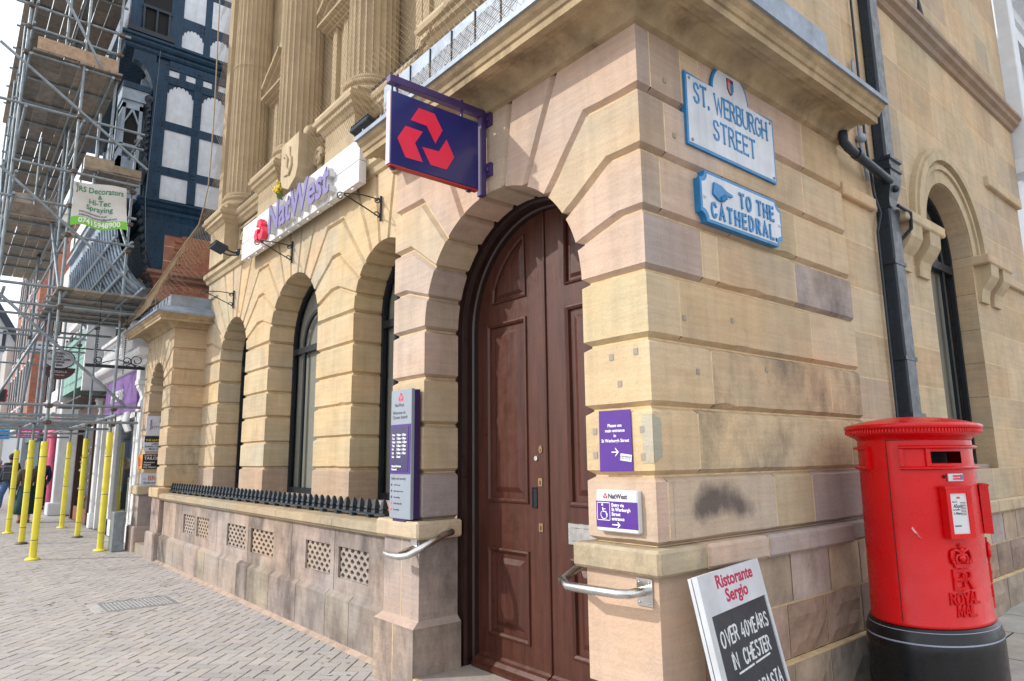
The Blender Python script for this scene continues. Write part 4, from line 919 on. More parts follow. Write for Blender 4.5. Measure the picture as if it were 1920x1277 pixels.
mb = MB(); font_text(mb,'NatWest',FF(2.535),-2.323,1.302,.032,-.0012,0,bold=.0008); build('dark_lettering', mb, m_dtext, ac)
mb = MB(); emblem(mb, FF(2.535), -2.342, 1.3135, .068, -.0015, 0); build('emblem', mb, m_red, ac)
# --- street name plates
XS = -2.042
ss = empty('street_sign', (-2.03,3.42,3.18), 'white enamel street name plate with blue letters, blue edge and rounded crest top', 'street sign')
def outline(off):
    c = (3.415, 3.59); r = .195-off
    P = [(2.958+off,3.182+off),(3.885-off,3.185+off),(3.89-off,3.617-off)]
    P += [(c[0]+r*math.cos(math.pi*i/20), c[1]+.02+ r*1.0*math.sin(math.pi*i/20)) for i in range(21)]
    P += [(2.963+off,3.617-off)]
    return P
mb = MB(); mb.prism(outline(0), FXp(XS), -.004, .03); build('edge', mb, m_blue, ss)
mb = MB(); mb.prism(outline(.016), FXp(XS), -.0055, -.0035); build('plate', mb, m_enam, ss)
mb = MB(); Fp = FXp(XS+.0055)
stroke_text(mb,'ST. WERBURGH',Fp,3.0,3.455,.116,.0125,-.003,0,serif=.075,track=.155,sx=.80,center=3.42); stroke_text(mb,'STREET',Fp,0,3.285,.116,.0125,-.003,0,serif=.075,track=.21,sx=.86,center=3.43)
build('lettering', mb, m_blue, ss)
mb = MB(); q = [(3.382,3.725),(3.448,3.725),(3.448,3.66),(3.43,3.63),(3.415,3.62),(3.40,3.63),(3.382,3.66)]
mb.prism(q,Fp,-.004,0,0); mb.prism([(3.386,3.72),(3.415,3.72),(3.415,3.70),(3.386,3.70)],Fp,-.005,0,1); mb.prism([(3.386,3.70),(3.414,3.70),(3.414,3.628),(3.403,3.634),(3.386,3.663)],Fp,-.005,0,2); mb.prism([(3.416,3.70),(3.444,3.70),(3.444,3.663),(3.428,3.634),(3.416,3.628)],Fp,-.005,0,3)
build('crest', mb, [m_dtext,m_red,mat('dusky_pink',(.5,.22,.25)),m_blue], ss)
mb = MB()
for y,z in ((3.0,3.585),(3.0,3.215),(3.85,3.585),(3.85,3.215)): mb.sphere((XS+.005,y,z),.010,8)
build('screw', mb, m_lead, ss)
cs_ = empty('direction_sign', (-2.03,3.43,2.75), 'white enamel direction plate with blue pointing hand and notched corners', 'street sign')
def notch(off,r=.05):
    a,b,c,d = 3.01+off,3.853-off,2.752+off,3.046-off; P = []
    for cx,cz,q0 in ((a,c,90),(b,c,180),(b,d,270),(a,d,360)):
        P += [(cx+(r+off*.3)*math.cos(R_(q0-90*i/5)), cz+(r+off*.3)*math.sin(R_(q0-90*i/5))) for i in range(6)]
    return P
XS = -2.03
mb = MB(); mb.prism(notch(0), FXp(XS), -.016, .03); build('edge', mb, m_blue, cs_)
mb = MB(); mb.prism(notch(.016), FXp(XS), -.0175, -.0155); build('plate', mb, m_enam, cs_)
mb = MB(); Fp = FXp(XS+.0175)
stroke_text(mb,'TO THE',Fp,3.39,2.907,.082,.0145,-.006,0,serif=.10,track=.38,sx=.88); stroke_text(mb,'CATHEDRAL.',Fp,0,2.788,.082,.0145,-.006,0,serif=.10,track=.43,sx=.86,center=3.44)
mb.prism([(3.115,2.92),(3.13,2.99),(3.20,2.985),(3.245,2.965),(3.305,2.955),(3.31,2.943),(3.25,2.938),(3.245,2.915),(3.225,2.898),(3.20,2.892),(3.165,2.895)],Fp,-.012,0)
for k in range(3): mb.obox((XS+.03,3.195+k*.018,2.905+k*.010),(1,0,0),(0,1,.3),(0,-.3,1),(.01,.008,.016),bev=.005)
build('lettering', mb, m_blue, cs_)
mb = MB()
for y in (3.045,3.82): mb.sphere((XS+.018,y,2.89),.011,8)
build('screw', mb, m_enam, cs_)
# --- handrails
h1 = empty('handrail', (-4.1,2.45,.86), 'cranked stainless handrail on the stone pier left of the door', 'handrail', 'stainless entrance handrails')
mb = MB(); P = [(-4.02,2.545,.905),(-4.02,2.45,.865),(-4.10,2.40,.862),(-4.13,2.385,.865)]
rail = [(-4.14,2.40,.862),(-3.98,2.385,.86),(-3.88,2.39,.865),(-3.80,2.41,.885),(-3.66,2.47,.955),(-3.57,2.545,1.02),(-3.55,2.60,1.03)]
rail = [(-4.135,2.385,.868),(-3.98,2.375,.862),(-3.86,2.385,.865),(-3.78,2.41,.89),(-3.70,2.47,.94)]
mb.tube([(-4.245,2.395,.872),(-4.18,2.385,.868),(-4.05,2.385,.868),(-3.985,2.41,.88),(-3.945,2.50,.93),(-3.93,2.66,1.0),(-3.945,2.73,1.01),(-3.98,2.75,1.01),(-4.03,2.75,1.01)],.022,14)
build('rail', mb, m_steel, h1)
mb = MB(); mb.box((-4.16,2.538,.86),(-4.08,2.546,.96)); mb.tube([(-4.12,2.54,.91),(-4.12,2.40,.872)],.014,10); mb.obox((-4.03,2.75,1.01),(1,0,0),(0,1,0),(0,0,1),(.006,.05,.05)); build('mounting_plate', mb, m_steel, h1)
h2 = empty('handrail', (-2.35,2.5,.86), 'cranked stainless handrail on the stone pier below the access plaque', 'handrail', 'stainless entrance handrails')
mb = MB(); mb.tube([(-2.52,2.72,1.0),(-2.56,2.66,.985),(-2.57,2.55,.94),(-2.55,2.43,.905),(-2.47,2.39,.89),(-2.3,2.395,.892),(-2.16,2.40,.895),(-2.12,2.43,.895),(-2.12,2.54,.895)],.0215,14)
build('rail', mb, m_steel, h2)
mb = MB(); mb.box((-2.165,2.536,.83),(-2.075,2.546,.95))
for x in (-2.15,-2.09):
    for z in (.845,.935): mb.sphere((x,2.535,z),.006,6)
build('mounting_plate', mb, m_steel, h2)
# --- spiked rail on the area wall coping
sr = empty('spiked_rail', (-8.5,2.85,1.03), 'low black iron rail of blunt spikes along the area wall coping below the windows', 'rail')
mb = MB(); mb.box((-12.0,2.80,1.052),(-5.0,2.90,1.064)); 
for i in range(24): mb.box((-11.9+i*.3,2.79,1.03),(-11.85+i*.3,2.84,1.053))
build('base_bar', mb, m_black, sr)
mb = MB(); w = .030
pr = [(w,0),(w*.9,.02),(w*.62,.025),(w*.62,.03),(w*.95,.035),(w*.50,.095),(.006,.112)]
rings = [[(-11.93-a,2.85-a,1.064+b),(-11.93+a,2.85-a,1.064+b),(-11.93+a,2.85+a,1.064+b),(-11.93-a,2.85+a,1.064+b)] for a,b in pr]
for A,B in zip(rings,rings[1:]):
    for i in range(4): mb.quad([A[i],A[(i+1)%4],B[(i+1)%4],B[i]])
sp = build('spike', mb, m_black, sr); base = sp.location.copy()
for i in range(1,52): dup(sp, base+Vector((i*.134,0,0)), sr)
mb = MB(); mb.obox((-5.15,2.98,1.065),(.95,.3,.05),(-.3,.95,0),(0,-.05,1),(.11,.05,.033),0,(.58,.30,.15,0),.006)
tag(build('loose_brick', mb, m_any), 'loose orange brick lying on the ledge behind the black spikes', 'brick')
# --- weed above the fascia
wp = empty('wall_plant', (-8.27,3.05,4.75), 'yellow flowering weed growing from the ledge above the white fascia board', 'plant')
random.seed(3); mb = MB(); fl = MB()
for k in range(9):
    a = random.uniform(-.12,.12); tip = (-8.27+a, 3.0+random.uniform(-.05,.05), 5.0+random.uniform(-.1,.05)); base_ = (-8.27+a*.2,3.06,4.72)
    mb.tube([base_,tuple((Vector(base_)+Vector(tip))/2+Vector((a*.3,0,.02))),tip],.004,4,0,(.12,.16,.04,0))
    for j in range(8):
        f = random.uniform(.1,.8); p = Vector(base_).lerp(Vector(tip),f); d = Vector((random.uniform(-1,1),random.uniform(-1,.3),random.uniform(0,1))).normalized()*.045; s_ = d.cross(Vector((0,0,1)))*.25
        mb.quad([p,p+d*.5+s_,p+d,p+d*.5-s_],0,(.10,.20,.03,0))
    for j in range(4): fl.sphere(Vector(tip)+Vector((random.uniform(-.03,.03),random.uniform(-.03,.03),random.uniform(-.02,.02))),.017,6,0,(.8,.6,.02,0))
build('foliage', mb, m_any, wp); build('flowers', fl, m_any, wp)
# --- bird netting hung over the upper storey
nb = empty('bird_netting', (-8,2.35,4.0), 'fine tan bird netting stretched over the upper storey of the sandstone building', 'netting')
mb = MB()
def NP(u,v):                    # net surface: hangs just in front of the columns and flares out over both bays
    y = 3.02+.02*math.sin(u*2.1+v)
    fl = max(0,min(1,(5.5-v)/1.5))
    if u > -5.0: y -= .76*fl*min(1,(u+5.0)/.5)
    if u < -11.4: y -= .66*fl*min(1,(-11.4-u)/.5)
    return Vector((u, y, v))
def wire(p,q,w=.0020):
    d = (q-p).normalized(); a = d.orthogonal().normalized()*w; b = d.cross(a).normalized()*w
    V = [p+a,p-a*.5+b*.87,p-a*.5-b*.87,q+a,q-a*.5+b*.87,q-a*.5-b*.87]
    mb.faces(V,[(0,1,4,3),(1,2,5,4),(2,0,3,5)])
U0,U1,V0,V1 = -14.3,-2.6,3.98,10.6; step = .072
def clip(u): return 4.90 if -11.45 < u < -4.95 else 3.98
def left(v): return -11.62 if v > 6.2 else -11.62-2.45*((6.2-v)/2.22)**1.7
n1 = int((U1-U0+V1-V0)/step)
for sgn in (1,-1):
    for k in range(n1):
        c = (U0-V1+k*step) if sgn > 0 else (U0+V0+k*step)
        pts = []
        v = V0
        while v <= V1+1e-6:
            u = c+v if sgn > 0 else c-v
            pts.append(NP(u,v) if (left(v) < u < U1 and v >= clip(u)) else None); v += .24 if v < 5.6 else .7
        for p,q in zip(pts,pts[1:]):
            if p is not None and q is not None: wire(p,q)
build('mesh', mb, m_net, nb)
mb = MB(); mb.tube([NP(left(10.6-.3*i),10.6-.3*i)+Vector((0,-.01,0)) for i in range(23)]+[Vector((-14.12,2.38,3.94))],.011,6); build('edge_rope', mb, m_net, nb)
mb = MB(); mb.tube([(-4.5+.27*i,2.255,3.90+.012*(i%2)) for i in range(10)],.005,5); build('hem_cord', mb, m_net, nb)
# --- shop plates on the reveal of the far doorway
XR = -13.338
def plate(name, y0, y1, z0, z1, col, lines, label, tcol, strips=()):
    p = empty(name, (XR,(y0+y1)/2,z0), label, 'sign', 'trade plates in the far doorway')
    mb = MB(); mb.box((XR,y0,z0),(XR+.02,y1,z1),0,(*col,0),.003); 
    for a,b,c in strips: mb.box((XR+.018,y0+.003,a),(XR+.0215,y1-.003,b),0,(*c,0))
    build('plate', mb, m_any, p)
    mb = MB()
    for s,yy,zz_,sz,c in lines: font_text(mb,s,FXp(XR+.0215),yy,zz_,sz,-.001,0,t=(*c,0),bold=sz*.02)
    build('lettering', mb, m_any, p); return p
dk=(.02,.025,.05); wt=(.75,.75,.75)
p = plate('trade_plate',2.715,3.14,1.96,2.305,(.66,.68,.74),[('CITY BARBER',2.80,2.09,.06,(.2,.22,.4))],'white trade plate with barber pole and dark hat, topmost in the far doorway',dk)
mb = MB(); mb.tube([(XR+.024,2.775,2.06),(XR+.024,2.775,2.24)],.016,8,0,(.6,.6,.7,0))
for k in range(5): mb.obox((XR+.036,2.775,2.08+.035*k),(1,0,0),(0,1,.6),(0,-.6,1),(.006,.016,.006),0,((.6,.05,.06,0) if k%2 else (.08,.1,.35,0)))
mb.prism([(2.92,2.19),(2.98,2.19),(2.985,2.25),(3.02,2.26),(2.97,2.30),(2.93,2.28)],FXp(XR+.022),-.002,0,0,(.02,.02,.02,0)); build('barber_emblem', mb, m_any, p)
plate('trade_plate',2.70,3.13,1.69,1.955,(.62,.66,.74),[('THE LEATHER SHOP',2.72,1.865,.05,(.75,.55,.05)),('Ladies & Gents',2.82,1.805,.046,dk),('Jackets, Coats',2.72,1.76,.046,dk),('Made to order',2.78,1.715,.046,dk)],'white and black leather jackets plate below the white barber plate',dk,[(1.845,1.952,(.015,.015,.015))])
plate('trade_plate',2.70,3.12,1.385,1.64,(.018,.018,.018),[('CHESTER CITY',2.72,1.607,.03,wt),('TAILORS',2.72,1.545,.07,wt),('Alterations',2.72,1.485,.038,wt),('Repairs',2.72,1.445,.038,wt),('Dry Cleaning',2.72,1.405,.038,wt)],'black tailor plate with white words below the leather plate',wt)
plate('trade_plate',2.69,3.10,1.045,1.31,(.60,.66,.75),[('THE',2.72,1.2,.03,(.6,.2,.06)),('BROW',2.80,1.19,.105,(.6,.2,.06)),('Eyebrow Bar',2.74,1.13,.055,(.05,.12,.2)),('Specialist',2.86,1.075,.055,(.05,.12,.2))],'pale blue eyebrow bar plate lowest in the far doorway',dk)
mb = MB(); mb.prism([(-13.64+.07*math.cos(q*.393),1.83+.135*math.sin(q*.393)) for q in range(16)],FF(2.73),-.012,0,0,(.7,.74,.78,0)); tag(build('oval_plate', mb, m_any), 'small white oval plate on the stone pier beside the leather jackets plate', 'sign')
mb = MB(); mb.box((-13.80,2.715,1.39),(-13.42,2.729,1.63),0,(.85,.30,.01,0)); 
for i in range(4): mb.box((-13.74+.08*i,2.713,1.43),(-13.70+.08*i,2.7145,1.60-.02*i),0,((.25,.03,.4,0) if i==1 else (.35,.08,.02,0)))
tag(build('poster', mb, m_any), 'small bright orange poster on the stone pier beside the black tailor plate', 'poster')
# ================================================================ pillar box
PC = Vector((-1.61,4.42,0)); PA, PB = .386, .290
pb = empty('pillar_box', (PC.x,PC.y,.08), 'large red oval post box with black base standing against the side wall', 'post box')
def PE(t, z, d=0, k=1.0):
    """point on the oval at angle t (rad), raised by d along the normal"""
    n = Vector((math.cos(t)/PB, math.sin(t)/PA, 0)).normalized()
    return Vector((PC.x+PB*k*math.cos(t), PC.y+PA*k*math.sin(t), z))+n*d
def oval(mb, prof, n=96, mi=0, t0=None):   # prof (offset, z)
    T = [2*math.pi*i/n for i in range(n)]
    R1 = [[PE(t,z,o_) for t in T] for o_,z in prof]
    vs = [p for r in R1 for p in r]; mb.faces(vs,[(i*n+j,i*n+(j+1)%n,(i+1)*n+(j+1)%n,(i+1)*n+j) for i in range(len(prof)-1) for j in range(n)],mi,sm=True)
    return R1
mb = MB(); oval(mb,[(.035,.0),(.035,.47),(.034,.540),(.028,.550),(.026,.565),(.018,.580),(.012,.593),(0,.597)]); build('base', mb, m_pblack, pb)
mb = MB(); oval(mb,[(.0348,.518),(.0355,.520),(.0355,.524),(.0348,.526)]); oval(mb,[(.0188,.577),(.020,.578),(.0195,.5805),(.018,.581)]); build('base_line', mb, mat('pale_blue_line',(.28,.33,.42)), pb)
mb = MB(); oval(mb,[(-.002,.595),(.006,.601),(.004,.615),(0,.620),(-.006,1.1),(-.010,1.44)])
# body with the two posting slots cut at +-32 degrees
n = 144; T = [2*math.pi*i/n for i in range(n+1)]
def ang(t): return ((t+math.pi)%(2*math.pi))-math.pi
for i in range(n):
    tm = math.degrees(ang((T[i]+T[i+1])/2)); slot = 14 < abs(tm) < 50
    zs = [(1.44,1.447),(1.447,1.512),(1.512,1.585)]
    for k,(a,b) in enumerate(zs):
        if slot and k == 1: continue
        mb.quad([PE(T[i],a,-.010),PE(T[i+1],a,-.010),PE(T[i+1],b,-.010),PE(T[i],b,-.010)],0,sm=True)
    if slot:
        mb.quad([PE(T[i],1.447,-.010),PE(T[i+1],1.447,-.010),PE(T[i+1],1.452,-.12),PE(T[i],1.452,-.12)])
        mb.quad([PE(T[i],1.512,-.010),PE(T[i+1],1.512,-.010),PE(T[i+1],1.52,-.06),PE(T[i],1.52,-.06)])
build('body', mb, m_pred, pb)
mb = MB(); oval(mb,[(-.14,1.40),(-.14,1.56)]); build('dark_cavity', mb, m_dark, pb)
def band(mb, t0, t1, prof, n=30, cap=True):
    T = [R_(t0+(t1-t0)*i/n) for i in range(n+1)]
    for (o1,z1),(o2,z2) in zip(prof,prof[1:]):
        for a,b in zip(T,T[1:]): mb.quad([PE(a,z1,o1),PE(b,z1,o1),PE(b,z2,o2),PE(a,z2,o2)],0,sm=False)
    if cap:
        for t in (T[0],T[-1]): mb.quad([PE(t,z,o_) for o_,z in prof])
mould = lambda z: [(-.012,z),(.006,z+.002),(.014,z+.008),(.014,z+.014),(.006,z+.020),(-.012,z+.022)]
mb = MB()
band(mb,-78,78,mould(1.412)); band(mb,-78,78,mould(1.525)); 
for s in (-1,1):
    for a,b in ((-78,-74),(-54,-51),(-14,14)):
        pass
band(mb,-77.5,-74,[(-.012,1.43),(.012,1.432),(.012,1.527),(-.012,1.528)],3); band(mb,74,77.5,[(-.012,1.43),(.012,1.432),(.012,1.527),(-.012,1.528)],3)
band(mb,-54,-50,[(-.012,1.432),(.004,1.434),(.004,1.527),(-.012,1.528)],3)
build('moulding', mb, m_pred, pb); mb = MB(); band(mb,-160,-112,mould(1.412)); band(mb,-160,-112,mould(1.525)); band(mb,-115,-112,[(-.012,1.43),(.012,1.432),(.012,1.527),(-.012,1.528)],3)
build('moulding', mb, m_pred, pb)
mb = MB()
for t in (-91,): band(mb,t-.35,t+.35,[(-.004,.605),(.0015,.606),(-.0035,1.1),(-.0085,1.574),(-.012,1.574)],1)
band(mb,-91,60,[(-.0115,1.573),(-.0085,1.5735),(-.0085,1.5765),(-.0115,1.577)]); build('door_seam', mb, m_dark, pb)
mb = MB(); oval(mb,[(-.012,1.575),(.0,1.59),(.012,1.597),(.026,1.602),(.030,1.607),(.040,1.610),(.044,1.614),(.044,1.640),(.053,1.643),(.055,1.658),(.044,1.666)])
R1 = [[PE(2*math.pi*i/96,1.666+.045*(1-k*k),(.044 if k==1 else .055-(1-k)*.27),1) if k>.99 else Vector((PC.x+(PB+.044)*k*math.cos(2*math.pi*i/96),PC.y+(PA+.044)*k*math.sin(2*math.pi*i/96),1.666+.05*(1-k*k))) for i in range(96)] for k in (1,.97,.85,.7,.5,.3,.1,.01)]
for A,B in zip(R1,R1[1:]):
    for i in range(96): mb.quad([A[i],A[(i+1)%96],B[(i+1)%96],B[i]],0,sm=True)
for i in range(130):
    t = 2*math.pi*i/130; p = PE(t,1.627,.045); nn = Vector((math.cos(t)/PB,math.sin(t)/PA,0)).normalized()
    mb.obox(p,nn,Vector((-nn.y,nn.x,0)),(0,0,1),(.006,.0052,.0115),0,bev=.003)
build('cap', mb, m_pred, pb)
# notice frames, emblem and lettering at the two fronts
def PFr(t0, zref=0, base=0.0):
    tg = R_(t0); n = Vector((math.cos(tg)/PB,math.sin(tg)/PA,0)).normalized(); tv = Vector((-n.y,n.x,0)); c = PE(tg,0,0)
    sp_ = math.hypot(PB*math.sin(tg),PA*math.cos(tg))
    flat = lambda u,v,d: c+tv*u+n*(base-d)+Vector((0,0,v))
    curved = lambda u,v,d: PE(tg+u/sp_,v,base-d)
    return flat,curved
def crown(mb, F, cu, cz, s):
    mb.prism([(cu-.042*s,cz),(cu+.042*s,cz),(cu+.05*s,cz+.018*s),(cu-.05*s,cz+.018*s)],F,-.008,.004)
    for k in range(7): 
        a = cu+(-.045+.015*k)*s; P = [F(a+.006*s*math.cos(q),cz+.025*s+.006*s*math.sin(q),-.008) for q in (0,1.57,3.14,4.71)]; mb.faces(P+[F(a,cz+.025*s,-.014)],[(0,1,4),(1,2,4),(2,3,4),(3,0,4)])
    for sg in (-1,1):
        Q = [F(cu+sg*x*s,cz+z*s,-.006) for x,z in ((.048,.02),(.060,.05),(.055,.078),(.035,.088),(.012,.078),(.004,.062))]; mb.tube(Q,.0085*s,8)
        Q = [F(cu+sg*x*s,cz+z*s,-.005) for x,z in ((.028,.02),(.036,.045),(.026,.062),(.010,.06))]; mb.tube(Q,.008*s,8)
        for k in range(6): 
            f = k/5; mb.sphere(F(cu+sg*(.058-.012*f)*s,cz+(.03+.055*f)*s,-.012),.006*s,6)
    mb.sphere(F(cu,cz+.085*s,-.006),.013*s,8); mb.tube([F(cu,cz+.095*s,-.005),F(cu,cz+.118*s,-.005)],.0045*s,6); mb.tube([F(cu-.010*s,cz+.108*s,-.005),F(cu+.010*s,cz+.108*s,-.005)],.004*s,6)
    mb.sphere(F(cu,cz+.045*s,-.004),.02*s,8)
for t0 in (-32,32):
    fl,cv = PFr(t0)
    mb = MB()
    for a,b,c,d in ((-.082,1.055,-.058,1.325),(.052,1.055,.082,1.325),(-.058,1.055,.052,1.080),(-.058,1.290,.052,1.325)): mb.prism([(a,b),(c,b),(c,d),(a,d)],fl,-.034,.01)
    mb.prism([(-.09,1.315),(.09,1.315),(.09,1.328),(-.09,1.328)],fl,-.037,.0)
    nf = build('notice_frame', mb, m_pred, pb)
    mb = MB(); mb.prism([(-.06,1.078),(.054,1.078),(.054,1.292),(-.06,1.292)],fl,-.028,.0); build('notice', mb, m_white, nf)
    mb = MB()
    for s,u,z,sz in (('.45pm',-.043,1.215,.026),('1.45am',-.043,1.180,.018),('Last collection',-.043,1.202,.008),('Mon - Fri',-.043,1.243,.008)): font_text(mb,s,lambda a,b,d: fl(a,b,d-.0281),u,z,sz,-.0006,0,bold=.0005)
    for k in range(9): mb.prism([(.008,1.24-k*.008),(.042,1.24-k*.008),(.042,1.243-k*.008),(.008,1.243-k*.008)],fl,-.0287,-.0281)
    mb.prism([(-.043,1.118),(.0,1.118),(.0,1.124),(-.043,1.124)],fl,-.0287,-.0281); 
    build('notice_text', mb, m_dtext, nf)
    mb = MB(); mb.prism([(-.015,1.262),(.012,1.262),(.008,1.272),(-.011,1.272)],fl,-.0289,-.0281); build('notice_crest', mb, m_red, nf)
    mb = MB(); crown(mb,cv,0,.905,1.05); build('crown_emblem', mb, m_pred, pb)
    mb = MB(); stroke_text(mb,'ER',cv,0,.798,.092,.015,-.007,.004,serif=.12,track=.16,sx=1.05,center=0)
    for x in (-.008,.008): stroke_text(mb,'I',cv,x,.838,.032,.006,-.010,.004,serif=.15)
    stroke_text(mb,'ROYAL',cv,0,.724,.052,.0095,-.006,.004,serif=.12,track=.18,center=0); stroke_text(mb,'MAIL',cv,0,.662,.050,.0095,-.006,.004,serif=.12,track=.18,center=0)
    build('raised_lettering', mb, m_pred, pb)
    mb = MB(); mb.prism([(-.02,1.352),(.085,1.352),(.085,1.392),(-.02,1.392)],cv,-.001,.006,0); 
    for k in range(2): font_text(mb,('PRIORITY','POSTBOX')[k],lambda a,b,d: cv(a,b,d-.0005),.012,1.375-k*.015,.013,-.0012,0,1,bold=.0005)
    mb.prism([(.066,1.358),(.083,1.358),(.083,1.386),(.066,1.386)],lambda a,b,d: cv(a,b,d-.0005),-.0012,0,2)
    build('sticker', mb, [m_white,m_red,m_blue], pb)
fl,cv = PFr(-32)
mb = MB(); mb.prism([(-.045,1.368),(-.036,1.368),(-.034,1.385),(-.047,1.385)],cv,-.001,.006); build('lock', mb, m_dark, pb)
fl,cv = PFr(-74)
mb = MB(); mb.prism([(-.0,1.105),(.006,1.115),(.03,1.075),(.012,1.085)],cv,-.0006,.006); mb.prism([(.022,1.08),(.046,1.050),(.03,1.066)],cv,-.0006,.006); build('paint_scrape', mb, mat('pink_scrape',(.7,.35,.35)), pb)
# ================================================================ restaurant chalk board
ab = empty('chalk_board', (-1.8,3.0,0), 'white framed restaurant chalkboard leaning on the side wall near the corner', 'a-board')
n_ = Vector((.985,.174,0)); e_ = Vector((-.174,.985,0)); ln = math.atan(.215)
upv = Vector((0,0,1))*math.cos(ln)-n_*math.sin(ln); fn = n_*math.cos(ln)+Vector((0,0,1))*math.sin(ln)
TLc = Vector((-1.853,2.566,.985)); WB = .70; HB = .988/math.cos(ln)
FB = lambda u,v,d: TLc+e_*u+upv*(v-HB)-fn*d
mb = MB()
for a,b,c,d in ((0,0,.05,HB),(WB-.028,0,WB,HB),(.05,HB-.172,WB-.028,HB),(.05,0,WB-.028,.05)): mb.prism([(a,b),(c,b),(c,d),(a,d)],FB,0,.026)
mb.prism([(0,0),(WB,0),(WB,HB-.004),(0,HB-.004)],FB,.031,.046)
bf = build('frame', mb, mat('chipped_white_paint',(.54,.57,.60),.55,noise=.12,nscale=7,dirt=.35,dcol=(.2,.18,.16)), ab)
mb = MB(); mb.prism([(.05,.05),(WB-.028,.05),(WB-.028,HB-.172),(.05,HB-.172)],FB,.006,.028); build('blackboard', mb, mat('slate_blackboard',(.030,.036,.044),.6,noise=.3,nscale=3), ab)
mb = MB()
rr_ = random.Random(4)
for s,v,h,c in (('OVER 40YEARS',HB-.305,.062,.362),('IN  CHESTER',HB-.405,.062,.372),('PIZZA&PASTA',HB-.56,.062,.39),('THE',HB-.66,.062,.50)): stroke_text(mb,s,FB,0,v,h,.009,.004,.0065,track=.22,sx=1.0,jit=.04,center=c,rnd=rr_)
for a,b in ((.19,.36),(.38,.56)): mb.prism([(a,HB-.435+a*.02),(b,HB-.435+b*.02),(b,HB-.427+b*.02),(a,HB-.428+a*.02)],FB,.0035,.0065)
build('chalk_lettering', mb, mat('chalk',(.66,.70,.72),.9,noise=.3,nscale=60), ab)
mb = MB(); font_text(mb,'Ristorante',FB,.375,HB-.072,.078,-.0012,0,align='CENTER',sx=1.28,bold=.002); font_text(mb,'Sergio',FB,.36,HB-.138,.078,-.0012,0,align='CENTER',sx=1.28,bold=.002)
build('red_lettering', mb, mat('crimson_lettering',(.42,.015,.07),.5), ab)
# ================================================================ black and white timber building
tb = empty('timber_building', (-16.2,3.3,0), 'tall jettied blue-black and white timber framed building behind the scaffolding', 'building')
XT = -14.4; FT = FXp(XT)
mb = MB(); mb.box((-20.5,2.60,6.64),(XT,4.4,9.76)); mb.box((-20.5,2.03,9.76),(XT+.02,4.4,14.5)); mb.box((-20.5,2.6,6.0),(XT,4.4,6.66)); build('wall', mb, m_timber, tb)
def rail(mb, a, b, c, d, p=.035): mb.prism([(a,b),(c,b),(c,d),(a,d)],FT,-p,.05)
mb = MB()
rail(mb,2.57,6.64,2.82,9.55,.05); rail(mb,3.33,6.7,3.49,9.35,.03); rail(mb,3.99,6.7,4.2,9.35,.03)
for z0_,z1_ in ((8.18,8.36),(7.2,7.38)): rail(mb,2.82,z0_,4.0,z1_,.024)
rail(mb,2.82,9.51,4.3,9.72,.03); rail(mb,2.82,9.2,4.2,9.36,.02)
for a,b in ((3.02,3.15),(3.34,3.49),(3.67,3.80)): rail(mb,a,9.36,b,9.51,.021)
rail(mb,2.77,10.0,3.01,14,.05); rail(mb,3.44,10.0,3.58,14,.03); rail(mb,3.99,10,4.2,14,.03); rail(mb,2.03,10.15,2.25,14,.05)
for z0_,z1_ in ((10.54,10.76),(11.4,11.55)): rail(mb,3.01,z0_,4.0,z1_,.024)
build('timber_frame', mb, m_timber, tb)
mb = MB()
sweep(mb,[(0,9.70),(.03,9.71),(.05,9.76),(.05,9.80),(.09,9.83),(.11,9.88),(.11,9.92),(.15,9.95),(.15,10.0),(0,10.03)],[((-20.5,2.03),(0,-1)),((XT+.02,2.03),(1,-1)),((XT+.02,4.4),(1,0))])
sweep(mb,[(0,6.20),(.03,6.36),(.05,6.40),(.05,6.46),(.09,6.50),(.11,6.56),(.14,6.60),(.14,6.64),(0,6.67)],[((-20.5,2.57),(0,-1)),((XT,2.57),(1,-1)),((XT,4.4),(1,0))])
build('moulded_bressumer', mb, m_timber, tb)
CU = ((1,.10),(.93,.22),(.90,.10),(.84,.30),(.84,.46),(.74,.60),(.66,.62),(.64,.46),(.58,.70),(.52,.84),(.40,.88),(.34,.72),(.26,.92),(.12,1.0),(0,.86))
def ogee(a,b,z0,zs,zt):
    c = (a+b)/2; w = (b-a)/2
    P = [(a,z0),(b,z0),(b,zs)]
    for s in (1,):
        for x,z in CU: P.append((c+w*x,zs+(zt-zs)*z))
        for x,z in CU[-2::-1]: P.append((c-w*x,zs+(zt-zs)*z))
    P.append((a,zs)); return P
def infill(P,p=.008):
    mb = MB(); mb.prism(P,FT,-p-(.02 if P[0][1] > 9.9 else 0),.02); build('white_infill', mb, m_render, tb)
R4 = lambda a,b,c,d: [(a,b),(c,b),(c,d),(a,d)]
for a,b in ((2.82,3.33),(3.49,3.99)):
    infill(ogee(a,b,8.36,8.95,9.19)); infill(R4(a,7.38,b,8.18)); infill(R4(a,6.70,b,7.2))
for a,b in ((2.82,3.02),(3.15,3.34),(3.49,3.67),(3.80,3.99)): infill(R4(a,9.37,b,9.495))
for a,b in ((3.01,3.44),(3.58,3.99)): infill(ogee(a,b,10.05,10.32,10.53)); infill(R4(a,10.76,b,11.4)); infill(R4(a,11.55,b,12.4))
# pegs along the timbers
mb = MB()
for y in (2.76,2.78,3.38,3.44,4.05): 
    for z in (7.25,7.33,8.24,8.30,9.25,9.31,9.58,10.6,10.7): mb.obox((XT+.055,y,z),(1,0,0),(0,1,0),(0,0,1),(.006,.012,.012))
for k in range(12): mb.obox((XT+.034,2.9+.1*k,9.60),(1,0,0),(0,1,0),(0,0,1),(.006,.011,.011))
build('peg', mb, m_black, tb)
